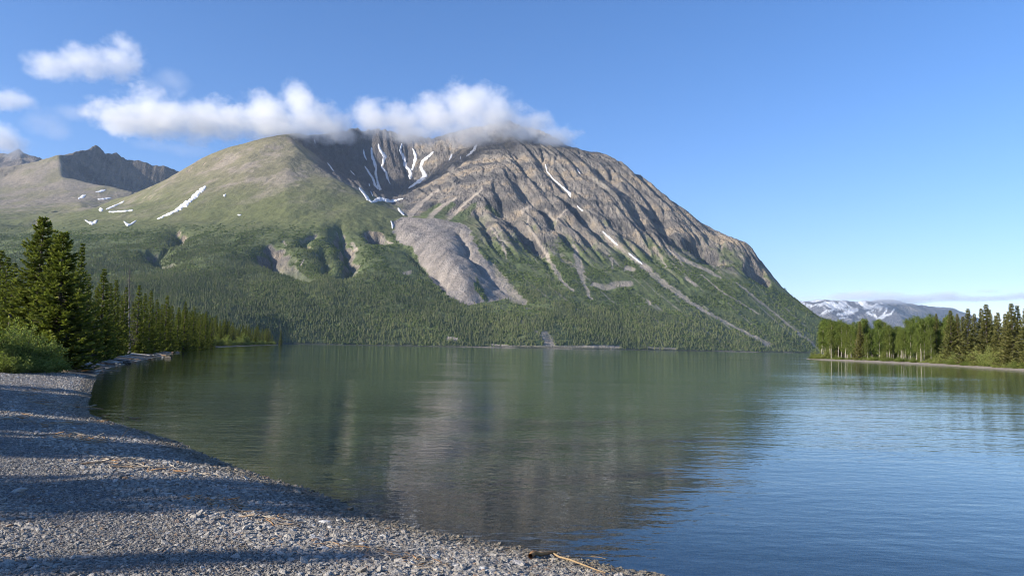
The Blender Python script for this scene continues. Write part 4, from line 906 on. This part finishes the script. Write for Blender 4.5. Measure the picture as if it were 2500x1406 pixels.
tan = [spruce(20 + k, 9, [1.7, 1.45, 1.9, 1.6][k], 40, 8, 22, .03, mat=M_SPRUCE2, tw=.34, ex=1.0) for k in range(4)]
asp = [aspen(30 + k, 9.5, [.25, .44, .38, .50, .2][k], [1.3, 1.1, 1.25, 1.0, 1.4][k]) for k in range(5)]
wil = [shrub(50, 2.2, 1.9, 120, 90, .12), shrub(51, 2.0, 1.6, 80, 80, .13), shrub(52, 1.6, 1.5, 70, 70, .13)]
low = [shrub(55, 0.9, 1.3, 50, 60, .10, M_ASPEN), shrub(56, 0.7, 1.1, 40, 60, .10, M_WILLOW)]
sng = [snag(60), snag(61)]
print("tree meshes", round(time.time() - T0, 1), sum(len(m_.polygons) for q in (big, mid, tan, asp, wil, low, sng) for a in q for m_ in a))
rnd = random.Random(5)
def xy(px, Y): p = W(px, 840, Y); return p[0], Y
def height_for(px, ytop, Y):
    x_, _ = xy(px, Y); return W(px, ytop, Y)[2] - gz1(x_, Y)
# left grove: pixel column of the trunk, depth on the bank, pixel row of the tip
for px, Y, yt, k, lab in [(88, 47, 530, 0, "tallest dark green spruce rising behind the broad spruce by the willow bush"),
                          (138, 43, 567, 1, "broad bushy spruce standing right behind the pale willow bush")]:
    x_, _ = xy(px, Y); place("spruce_tree", big[k], TC, x_, Y, height_for(px, yt, Y) / 9, rnd.random() * 6, lab, "tree", sxy=1.25)
GL = "shoreline spruces beside the beach"; LB = "green spruce in the row along the stony left shore"
NEARLAB = {118: "slim spruce squeezed between the two biggest spruces", 187: "narrow green spire just past the broad bushy spruce", 207: "small thin spruce beside the dead spruce", 244: "dense conical spruce standing alone between the spires and grey snag",
           228: "short full spruce in front of the dead spruce", 275: "pointed spruce just short of the tall grey snag", 300: "thin spruce touching the tall grey snag", 333: "broad spruce right beyond the tall grey snag", 348: "small spruce tucked behind the broad one beyond the snag", 362: "full pointed spruce two past the grey snag",
           402: "tallest spruce in the row beyond the grey snag", 448: "tall pointed spruce near where the row shrinks into the distance", 20: "dark shaded spruce behind the willow bush", 40: "thin dark spruce behind the willow bush", 5: "tall dark spruce at the back behind the willow", 65: "small spruce half hidden behind the tallest spruce"}
for px, Y, yt, k, wd in [(118, 50, 560, 0, .8), (187, 54, 592, 1, .8), (207, 60, 668, 3, .9), (244, 62, 655, 0, 1.0), (228, 58, 700, 2, .8), (275, 76, 682, 0, .9), (300, 84, 700, 3, .9), (262, 72, 690, 1, .9), (333, 92, 695, 2, .9), (348, 96, 715, 1, .9),
                     (362, 100, 708, 0, .9), (290, 80, 720, 2, .8), (378, 112, 730, 1, 1), (402, 124, 721, 0, 1), (415, 130, 745, 2, 1), (390, 120, 742, 3, 1), (432, 140, 750, 1, 1), (448, 150, 736, 0, 1), (470, 168, 748, 3, 1), (458, 160, 760, 2, 1),
                     (487, 185, 766, 2, 1), (500, 200, 760, 1, 1), (515, 215, 775, 0, 1), (20, 54, 640, 2, 1.1), (-12, 62, 610, 0, 1.1), (40, 56, 660, 1, 1), (5, 60, 625, 4, 1), (65, 62, 648, 3, 1), (165, 60, 640, 4, .9), (-45, 66, 610, 2, 1), (150, 66, 700, 2, 1), (320, 100, 735, 4, 1)]:
    x_, _ = xy(px, Y); place("spruce_tree", mid[k], TC, x_, Y, max(3, height_for(px, yt, Y)) / 9, rnd.random() * 6, NEARLAB.get(px, LB), "tree", GL, sxy=wd * 1.1)
def far_label(hh, gap):
    size = "tall slender" if hh > 12.5 else "short" if hh < 9.5 else "middling"
    return "%s distant spruce %s of the wooded left shore" % (size, "at the water's edge" if gap < 4 else "in the second row" if gap < 10 else "in the back rows")
for i in range(130):
    u = i / 129; Y = 225 * (760 / 225) ** u; 
    # the bank follows the shoreline
    sx = np.interp(Y, [q[1] for q in near_w[-8:]], [q[0] for q in near_w[-8:]])
    gap = abs(rnd.gauss(0, 8)) * (1 + u); x_ = sx - 5 - gap; hh = (7.5 + 5 * rnd.random()) * (1 + .35 * u); place("spruce_tree", mid[rnd.randrange(5)], TC, x_, Y + rnd.uniform(-6, 6), hh / 9, rnd.random() * 6, far_label(hh, gap), "tree", "distant spruces on the left shore", sxy=rnd.uniform(.85, 1.2))
for i in range(18):
    Y = rnd.uniform(60, 230); sx = np.interp(Y, [q[1] for q in near_w[16:]], [q[0] for q in near_w[16:]])
    place("spruce_tree", mid[rnd.randrange(5)], TC, sx - 14 - rnd.uniform(0, 22), Y, (4.0 + 1.8 * rnd.random()) / 9, rnd.random() * 6, "spruce in the back rows of the left-hand grove", "tree", "back rows of the left grove")
for px, Y, yt, k, tl, lab in [(318, 90, 650, 0, -.07, "tall bare grey snag leaning among the shore spruces"), (212, 62, 675, 1, -.05, "thin bare dead spruce beside the narrow green spires"), (520, 225, 790, 1, 0, "small grey dead tree among distant shore spruces")]:
    x_, _ = xy(px, Y); place("dead_tree", sng[k], ("trunk", "branches"), x_, Y, height_for(px, yt, Y) / 9, 1.0, lab, "dead tree", tilt=tl)
# spruces left of the frame whose shadows cross the beach
for c_, a_, h_ in [(6.35, -24, 9), (8.7, -23, 9.2), (10.1, -20, 9.5), (13.6, -17, 10), (17.6, -15, 10), (23.5, -15, 9.5), (26.8, -13, 9), (31, -17, 9), (9.4, -27, 11), (13.3, -21, 10), (14.5, -20, 9.5), (16.9, -20, 11), (18.7, -21, 10.5), (22, -19, 10), (25, -19, 10), (28.5, -18, 10)]:
    ca, sa = math.sin(R(SUN_AZ)), -math.cos(R(SUN_AZ)); x_, Y = -c_ * sa + a_ * ca, c_ * ca + a_ * sa
    place("spruce_tree", big[rnd.randrange(2)], TC, x_, Y, h_ / 9, rnd.random() * 6, "spruce at the top of the beach casting long shadows over the gravel", "tree", "spruces above the beach", sxy=.8)
# willows on the bank
GW = "willow bushes on the left bank"
for px, Y, k, s_ in [(55, 37.5, 0, .92), (5, 37, 0, .85), (115, 39, 1, .75), (-40, 36, 1, 1.0), (90, 37, 2, .6), (25, 35.5, 2, .6)]:
    x_, _ = xy(px, Y); place("willow_bush", wil[k], ("stems", "foliage"), x_, Y, s_, rnd.random() * 6, "pale green rounded willow bush at the top of the beach", "bush", GW)
for px, Y, k, s_ in [(170, 46, 2, .9), (205, 52, 2, 1.0), (235, 58, 1, 1.1), (262, 66, 2, 1.3), (292, 76, 1, 1.3), (320, 86, 2, 1.4), (345, 94, 1, 1.3), (372, 106, 2, 1.5), (398, 116, 1, 1.4), (425, 132, 2, 1.6), (450, 148, 1, 2.0), (478, 165, 2, 2.0), (500, 186, 1, 2.2), (530, 225, 2, 2.4), (560, 270, 1, 2.4), (595, 350, 2, 2.6), (630, 450, 1, 2.8), (655, 560, 2, 3.0)] + [(0, 200 + 16 * i + rnd.uniform(-5, 5), i % 3, rnd.uniform(.9, 1.9)) for i in range(34)]:
    sx = np.interp(Y, [q[1] for q in near_w[16:]], [q[0] for q in near_w[16:]])
    place("shore_bush", wil[k], ("stems", "foliage"), sx - (5.5 if Y < 120 else 4.0) - rnd.uniform(0, 2), Y, s_, rnd.random() * 6, "green leafy bush edging the trees of the left shore", "bush", "bushes along the left shore")
# ---- right-hand spit
def spit(px, back):
    """point on the spit, `back` metres behind its front shoreline"""
    i = np.interp(px, [q[0] for q in PEN], range(len(PEN))); a = np.array(pen_w); k = int(min(i, len(a) - 2)); t = i - k
    p0 = a[k] * (1 - t) + a[k + 1] * t; d = p0 / np.linalg.norm(p0); return p0[0] + d[0] * back, p0[1] + d[1] * back
GA = "aspens on the right-hand spit"
def aspen_label(back, ht, ak):
    size = "tall" if ht > 9.4 else "short" if ht < 7.4 else "middling"
    look = ("leafy low down", "with a long bare pale trunk", "with a half bare trunk", "with a high thin crown", "leafed nearly to the ground")[ak]
    row = "at the gravel edge of the spit" if back < 15 else "in the middle of the aspen stand" if back < 28 else "at the back of the aspen stand"
    return "%s green aspen %s, %s" % (size, look, row)
for i in range(120):
    px = 2008 + (2345 - 2008) * ((i * 0.618034) % 1.0) + rnd.uniform(-4, 4); back = 8 + 34 * rnd.random() ** 1.1 + (10 if px > 2290 else 0)
    x_, Y = spit(px, back); ht = (W(px, rnd.uniform(778, 800) - (px > 2250) * 8, Y)[2] - gz1(x_, Y)) * rnd.uniform(.72, 1.03)
    ak = rnd.randrange(5); place("aspen_tree", asp[ak], TC, x_, Y, ht / 9.6, rnd.random() * 6, aspen_label(back, ht, ak), "tree", GA, tilt=rnd.gauss(0, .045), sxy=1.05)
SPL = {2101: "lone olive spruce standing among the pale aspen trunks", 2327: "first full spruce where the aspens end on the spit", 2370: "dense broad spruce close to the gravel of the spit", 2413: "tall three-tipped looking spruce in the spit's spruce clump", 2478: "tallest wide spruce near the end of the spit's clump",
       2290: "narrow spruce tip rising over the last aspens", 2050: "thin spruce behind the outermost aspens", 2165: "thin spruce behind the middle aspens"}
for px, back, yt, k, wd in [(2101, 8, 783, 0, 1), (2290, 20, 765, 1, .8), (2327, 12, 757, 0, 1.05), (2345, 16, 765, 1, .9), (2370, 9, 753, 2, 1.05), (2358, 22, 772, 3, 1), (2413, 12, 742, 2, 1.1), (2400, 18, 752, 1, 1), (2423, 16, 755, 3, 1), (2445, 12, 762, 0, 1),
                        (2462, 10, 765, 3, 1), (2478, 10, 740, 2, 1.1), (2490, 13, 745, 0, 1), (2510, 10, 752, 2, 1.1), (2438, 24, 770, 1, 1), (2535, 12, 740, 1, 1), (2565, 10, 730, 2, 1), (2050, 26, 790, 1, .7), (2165, 24, 790, 3, .7), (2470, 24, 760, 1, 1), (2385, 26, 765, 1, 1), (2310, 28, 775, 3, 1)]:
    x_, Y = spit(px, back); place("spruce_tree", tan[k], TC, x_, Y, (W(px, yt, Y)[2] - gz1(x_, Y)) / 9, rnd.random() * 6, SPL.get(px, "olive tan spruce among its neighbours on the spit"), "tree", "spruces on the right-hand spit", sxy=wd * 1.2)
for i in range(64):
    px = 1985 + 560 * (i + .5) / 64 + rnd.uniform(-5, 5); x_, Y = spit(px, rnd.uniform(5.5, 9.5) if px > 2010 else rnd.uniform(5, 7))
    place("ground_bush", low[rnd.randrange(2)], ("stems", "foliage"), x_, Y, rnd.uniform(.5, 1.0), rnd.random() * 6, "low yellow-green bush along the gravel edge of the spit", "bush", "low bushes on the spit", sxy=1.2)
for px, back, s_ in [(1990, 8, .9), (2003, 9, 1.1), (2020, 10, 1.2), (2345, 10, 1.2), (2390, 11, 1.3), (2420, 9, 1.2), (2455, 9, 1.2), (2310, 12, 1.2), (2270, 14, 1.2)] + [(2010 + 26 * i, 20 + 5 * (i % 3), .8 + .15 * (i % 4)) for i in range(13)]:
    x_, Y = spit(px, back); place("shore_bush", wil[rnd.randrange(3)], ("stems", "foliage"), x_, Y, s_, rnd.random() * 6, "leafy green bush under the trees of the spit", "bush", "leafy bushes on the spit")
print("trees", round(time.time() - T0, 1))

# ------------------------------------------------------------------ beach gravel, stones, driftwood
def stone_mesh(seed, name, mat, flat=.55, sub=1):
    bm = bmesh.new(); bmesh.ops.create_icosphere(bm, subdivisions=sub, radius=.5); r = np.random.RandomState(seed)
    A = np.eye(3) + r.normal(0, .16, (3, 3)); cuts = [(unit(r.normal(0, 1, 3)), .26 + .14 * r.rand()) for _ in range(7)]
    for v in bm.verts:
        p = A @ np.array(v.co)
        for n_, d_ in cuts:
            e = p @ n_ - d_
            if e > 0: p = p - n_ * e * .9
        v.co = Vector(p * [1.15, .85, flat])
    me = bpy.data.meshes.new(name); bm.to_mesh(me); bm.free(); me.materials.append(mat)
    return me
def stone_mat(name, dark, light, wetdark=True):
    b = MatB(name); oi = b.n("ObjectInfo"); r = oi.outputs["Random"]
    n = b.noise(b.n("TexCoord").outputs["Object"], 6.0, 4, .6)
    c = b.mixc(b.ramp(r, 0, 1), dark, light); c = b.mixc(b.ramp(b.math('FRACT', b.math('MULTIPLY', r, 37.0)), .86, .95), c, (0.34, 0.31, 0.27)); c = b.mixc(b.ramp(b.math('FRACT', b.math('MULTIPLY', r, 91.0)), .91, .97), c, (0.24, 0.155, 0.10)); c = b.mixc(b.ramp(b.math('FRACT', b.math('MULTIPLY', r, 53.0)), .96, .99), c, (0.55, 0.54, 0.52)); c = b.mixc(b.ramp(n, .3, .75, 0, .5), c, b.mixc(.5, dark, light))
    z = b.n("SeparateXYZ"); b.set(z.inputs[0], b.pos())
    wetf = b.ramp(z.outputs[2], .15, .06)
    c = b.mixc(wetf, c, b.mixc(1.0, c, (0.55, 0.51, 0.42), 'MULTIPLY'))
    b.pbr(c, b.ramp(z.outputs[2], .10, .03, .85, .4), b.bump(n, .02), .35); return b.m
M_PEB = stone_mat("gravel_stone", (0.150, 0.137, 0.120), (0.50, 0.46, 0.40))
peb = [stone_mesh(100 + k, "pebble", M_PEB, [.5, .6, .42, .7, .5, .55][k]) for k in range(6)]
rs = np.random.RandomState(21)
n = 900000; a = R(-37) + rs.rand(n) * R(74); rr = 3.6 * (46 / 3.6) ** (rs.rand(n) ** 1.15)
x, y = rr * np.sin(a), rr * np.cos(a); z, s_ = ground_z(x[None], y[None]); z, s_ = z[0], s_[0]
k = (s_ > -3.2) & (rs.rand(n) < np.where(s_ < -.2, .55, 1.0)); x, y, z, s_, rr = x[k], y[k], z[k], s_[k], rr[k]; n = len(x)
size = 0.0074 * np.exp(rs.normal(.25, .45, n)) * (1 + .5 * sm(1.6, .1, np.abs(s_))) * (.8 + .75 * sm(-.1, .45, perlin(s_ / 1.1 + .2 * perlin(x / 2, y / 2), (x + y) / 7) + .4 * perlin(x / .7, y / .7))) * np.interp(rr, [4, 12, 26, 46], [1, 1.3, 2.0, 3.0])
size = np.minimum(size, .06) * np.where(s_ < 0, .8, 1)
print("pebbles", n)
scatter("beach_gravel", peb, np.stack([x, y, z + size * np.where(s_ < -.1, -.1, .12)], -1), np.stack([rs.normal(0, .35, n), rs.normal(0, .35, n), rs.rand(n) * 6.28], -1), np.stack([size * 2] * 3, -1), rs.randint(0, 6, n),
        "loose grey shingle covering the beach down into the shallows", "gravel")
M_PALE = stone_mat("pale_stone", (0.42, 0.40, 0.37), (0.55, 0.53, 0.50)); M_GREY = stone_mat("grey_stone", (0.2, 0.2, 0.21), (0.34, 0.33, 0.33))
RAY = np.geomspace(3.0, 700, 900)
def on_beach_many(c):
    d = Fv + ((c[:, :1] - 1250) / FPX) * Rv + ((703 - c[:, 1:]) / FPX) * Uv; d = d / np.hypot(d[:, 0], d[:, 1])[:, None]
    P = CAM + d[:, None, :] * RAY[None, :, None]; z = np.maximum(ground_z(P[:, :, 0], P[:, :, 1])[0], 0)
    k = np.argmax(P[:, :, 2] <= z, axis=1); k = np.where((P[:, :, 2] <= z).any(1), k, 500); i = np.arange(len(c))
    return np.stack([P[i, k, 0], P[i, k, 1], z[i, k]], -1)
def on_beach(px, py): return tuple(float(q) for q in on_beach_many(np.array([[px, py]], float))[0])
for i, (px, py, sz, mt_, lab) in enumerate([(792, 1277, .11, M_PALE, "elongated white stone lying on the sunlit shingle"), (806, 1290, .09, M_PALE, "tan flat stone touching the white stone on the shingle"), (772, 1322, .15, M_GREY, "flat pale grey stone at the edge of a tree shadow"),
                                       (48, 1200, .14, M_PALE, "single white stone on the shaded upper beach"), (1265, 1378, .12, M_GREY, "large grey pebble near the orange driftwood root"), (1120, 1392, .11, M_GREY, "chunky grey stone on the shingle by wood litter"), (985, 1300, .11, M_PALE, "pale cobble at the waterline below the shadow tip"), (516, 1223, .13, M_PALE, "long pale stone beside the strip of wood litter")]):
    x_, y_, z_ = on_beach(px, py); o = add("beach_stone", stone_mesh(200 + i, "beach_stone", mt_, .42, 2), loc=(x_, y_, z_ + sz * .1), rotz=rnd.random() * 6, scale=(sz * 1.3, sz * .75, sz), label=lab, category="stone")
b = MatB("driftwood_chip"); r_ = b.n("ObjectInfo").outputs["Random"]
b.pbr(b.mixc(b.ramp(b.math('FRACT', b.math('MULTIPLY', r_, 13.0)), .5, .95), b.mixc(r_, (0.30, 0.255, 0.20), (0.46, 0.40, 0.31)), (0.36, 0.19, 0.075)), .85); M_CHIP = b.m
def chip(seed):
    r = np.random.RandomState(seed); p = np.cumsum(np.stack([np.full(5, .25), r.normal(0, .06, 5), r.normal(0, .03, 5)], -1), 0); p -= p.mean(0)
    V, F = tube(p, np.array([.02, .03, .028, .022, .008]) * (0.6 + r.rand()), 4); return mesh_np("chip", V, F, M_CHIP)
chips = [chip(300 + k) for k in range(5)]
CP, CR, CS = [], [], []
def litter(line, n, wd, lo, hi):
    l = np.array(line, float)
    t = rs.rand(n) * (len(l) - 1); k_ = t.astype(int); c = l[k_] + (l[k_ + 1] - l[k_]) * (t - k_)[:, None]
    c += rs.normal(0, 1, (n, 2)) * [wd, wd * .16]
    p = on_beach_many(c); z = p[:, 2]
    for i in range(n):
        q = (p[i, 0], p[i, 1], z[i]); s0 = rnd.uniform(lo, hi)
        CP.append((q[0], q[1], q[2] + .025 + .01 * rnd.random())); CR.append((rnd.gauss(0, .12), rnd.gauss(0, .12), rnd.random() * 6.28)); tk = s0 * (.9 if s0 < .5 else .42); CS.append((s0, tk, tk))
litter([(480, 1218), (560, 1240), (640, 1265), (720, 1288)], 170, 26, .04, .22); litter([(840, 1335), (930, 1352), (1000, 1368), (1080, 1390)], 150, 26, .03, .16)
litter([(140, 1066), (200, 1072), (235, 1082)], 150, 18, .1, .4); litter([(230, 1135), (290, 1128), (400, 1150), (500, 1165)], 120, 30, .06, .3); litter([(60, 950), (110, 985), (170, 1000)], 90, 30, .15, .6)
litter([(0, 893), (80, 900), (160, 904), (245, 905)], 420, 16, .5, 1.8); litter([(300, 1020), (120, 1040), (20, 1020)], 60, 30, .1, .5); litter([(600, 1350), (780, 1335), (900, 1340)], 50, 40, .03, .12); litter([(250, 893), (330, 880), (400, 866)], 110, 12, .3, 1.0); litter([(262, 892), (330, 879), (400, 865), (438, 856)], 36, 10, 1.0, 2.4)
n = len(CP)
scatter("driftwood_litter", chips, CP, CR, CS, [i % 5 for i in range(n)], "tan and orange wood litter strewn in lines along the beach", "litter")
M_ROOT = bark_mat("orange_root", (0.30, 0.135, 0.045), (0.46, 0.27, 0.12), 14.0, 1.0); M_TWIG = bark_mat("twig_wood", (0.24, 0.16, 0.085), (0.38, 0.28, 0.16), 20.0, 1.0)
def px_line(l, lift=.02):
    o = []
    for px, py in l:
        q = on_beach(px, py); o.append((q[0], q[1], max(q[2], 0) + lift))
    return np.array(o)
def crop8(l): return [(800 + a_ * .36, 1000 + b_ * .36) for a_, b_ in l]
e = add("driftwood_branch", None, loc=tuple(px_line(crop8([(1380, 1010)]))[0]), label="orange barked branch with a long bare twig at the waterline", category="driftwood")
org = np.array(e.location)
for nm, l, rad, mt_, lift in [("root_end", [(1375, 1015), (1395, 995), (1440, 1003), (1500, 992), (1548, 990)], [.022, .028, .018, .017, .014], M_ROOT, .03), ("stem", [(1535, 998), (1570, 1018), (1650, 1042), (1760, 1085), (1820, 1108), (1885, 1128)], [.012, .010, .009, .008, .006, .004], M_TWIG, .03),
                        ("side_twig", [(1640, 1040), (1700, 1034), (1780, 1040), (1840, 1018), (1900, 1000), (1942, 980)], [.006, .005, .005, .004, .003, .002], M_TWIG, .05), ("twig_tip", [(1780, 1040), (1840, 1040), (1885, 1048)], [.004, .003, .002], M_TWIG, .05)]:
    V, F = tube(px_line(crop8(l), lift) - org, rad, 7); add(nm, mesh_np(nm, V, F, mt_), parent=e)
q = px_line([(295, 1066)])[0]; V, F = tube(np.array([(0, 0, -.05), (.14, .05, .16), (.30, .1, .36)]), [.007, .005, .002], 5)
add("driftwood_twig", mesh_np("driftwood_twig", V, F, M_TWIG), loc=tuple(q), label="thin twig sticking up from the shingle at the bend of the waterline", category="twig")
M_LOG = bark_mat("bleached_log", (0.30, 0.285, 0.265), (0.50, 0.48, 0.45), 5.0, 1.0); M_DLOG = bark_mat("dark_log", (0.045, 0.04, 0.036), (0.10, 0.09, 0.08), 5.0, 1.0)
c4 = lambda l: [(q[0] * .28455, 520 + q[1] * .28455) for q in l]
LG = "bleached logs stranded along the left shore"; LL = "bleached driftwood log stranded on the dark left shore"
for i, (l, rad, mt_, lab) in enumerate([([(980, 1193), (1180, 1203)], .16, M_LOG, LL), ([(1170, 1212), (1290, 1220), (1400, 1238)], .17, M_LOG, LL), ([(1360, 1160), (1450, 1160), (1550, 1172)], .2, M_LOG, LL), ([(690, 1258), (800, 1278), (950, 1282)], .12, M_LOG, LL), ([(860, 1285), (1080, 1287)], .12, M_LOG, LL),
                                   ([(1500, 1146), (1640, 1140), (1700, 1142)], .25, M_LOG, LL), ([(1640, 1152), (1690, 1150)], .16, M_LOG, LL), ([(1250, 1185), (1330, 1190)], .15, M_LOG, LL), ([(1450, 1190), (1540, 1198)], .16, M_LOG, LL), ([(640, 1300), (720, 1290)], .22, M_LOG, "short thick white log end by the debris heap"), ([(1050, 1222), (1130, 1228)], .12, M_LOG, LL),
                                   ([(1340, 1172), (1380, 1178)], .35, M_DLOG, "dark stump beside the bleached logs"), ([(690, 1352), (780, 1340), (890, 1342)], .24, M_DLOG, "black waterlogged log at the end of the debris heap"), ([(1060, 1292), (1120, 1294)], .2, M_DLOG, "short dark log lying in the shallows"), ([(1420, 1244), (1470, 1246)], .22, M_DLOG, "dark low log at the edge of still water"),
                                   ([(1290, 1203), (1345, 1207)], .12, M_LOG, LL), ([(1560, 1165), (1650, 1160)], .2, M_LOG, LL), ([(0, 1290), (120, 1310)], .06, M_TWIG, "slender brown stick poking from the debris under the willow"), ([(150, 1280), (215, 1330)], .05, M_TWIG, "leaning brown stick beside the willow bush"), ([(810, 1365), (890, 1362)], .12, M_LOG, "pale flat log below the black log")]):
    rad *= .62; P_ = px_line(c4(l), rad * .4)
    if len(P_) == 2: P_ = np.array([P_[0], (P_[0] + P_[1]) / 2 + [0, .1, .04], P_[1]])
    org = P_[0].copy(); V, F = tube(P_ - org, np.linspace(1, .6, len(P_)) * rad, 8); V = list(V); n0 = len(V); V += [P_[0] - org, P_[-1] - org]
    F = [tuple(f_) for f_ in F] + [(n0, (k_ + 1) % 8, k_, n0) for k_ in range(0)]
    e = add("driftwood_log", mesh_np("driftwood_log", np.array(V[:n0]), np.array(F), mt_), loc=tuple(org), label=lab, category="log")
    if lab == LL: e["group"] = LG
    for nm, ring, c_ in (("cut_end", range(8), 0), ("broken_end", range(n0 - 8, n0), -1)):
        vv = np.array([V[j] for j in ring] + [P_[c_] - org + (P_[c_] - P_[1 if c_ == 0 else -2]) * .02]); add(nm, mesh_np(nm, vv, np.array([(k_, (k_ + 1) % 8, 8) for k_ in range(8)]), mt_, False), parent=e)
    if i in (2, 5, 6, 11):
        for q in range(4):
            d_ = unit(np.array([rnd.gauss(0, .5), rnd.gauss(0, .5), .8])); V2, F2 = tube([P_[0] - org, P_[0] - org + d_ * rad * 2, P_[0] - org + d_ * rad * 4 + [rnd.gauss(0, .1), 0, 0]], [rad * .5, rad * .25, .02], 5); add("root", mesh_np("root", V2, F2, mt_), parent=e)

shx = [q[1] for q in near_w[16:]]; shs = [q[0] for q in near_w[16:]]
for i in range(46):
    Y = 44 * (190 / 44) ** (i / 45) + rnd.uniform(-1, 1); x_ = float(np.interp(Y, shx, shs)) - rnd.uniform(.4, 5.0); ln_ = rnd.uniform(.7, 2.2) * (1 + Y / 90); rad = rnd.uniform(.035, .085) * (1 + Y / 150); a_ = rnd.gauss(.15, .45)
    P_ = np.array([(x_ + math.cos(a_) * ln_ * t, Y + math.sin(a_) * ln_ * t + .12 * rnd.gauss(0, 1), 0) for t in (-.5, -.15, .2, .5)]); P_[:, 2] = np.maximum(ground_z(P_[None, :, 0], P_[None, :, 1])[0][0], 0) + rad * .8
    org = P_[0].copy(); V, F = tube(P_ - org, np.array([1, .95, .8, .5]) * rad, 6); dk = i % 5 == 3
    o = add("driftwood_log", mesh_np("driftwood_log", V, F, M_DLOG if dk else M_LOG), loc=tuple(org), label="thin dark driftwood pole lying among bleached ones on the left shore" if dk else "thin bleached driftwood pole lying on the dark left shore", category="log"); o["group"] = "thin driftwood poles along the left shore"

# ------------------------------------------------------------------ air
bm = bmesh.new(); bmesh.ops.create_cube(bm, size=1.0); me = bpy.data.meshes.new("haze"); bm.to_mesh(me); bm.free()
for v in me.vertices: v.co = Vector((7000 + v.co.x * 33000, 9500 + v.co.y * 20000, 990 + v.co.z * 2300))
b = MatB("air"); pv = b.n("VolumePrincipled"); pv.inputs["Color"].default_value = (.55, .73, 1.0, 1); pv.inputs["Density"].default_value = 2.2e-5; pv.inputs["Anisotropy"].default_value = .1
b.t.links.new(pv.outputs[0], b.out.inputs["Volume"]); me.materials.append(b.m)
add("haze", me, kind="stuff", label="thin blue haze in the air over the lake", category="haze")
print("done", round(time.time() - T0, 1))
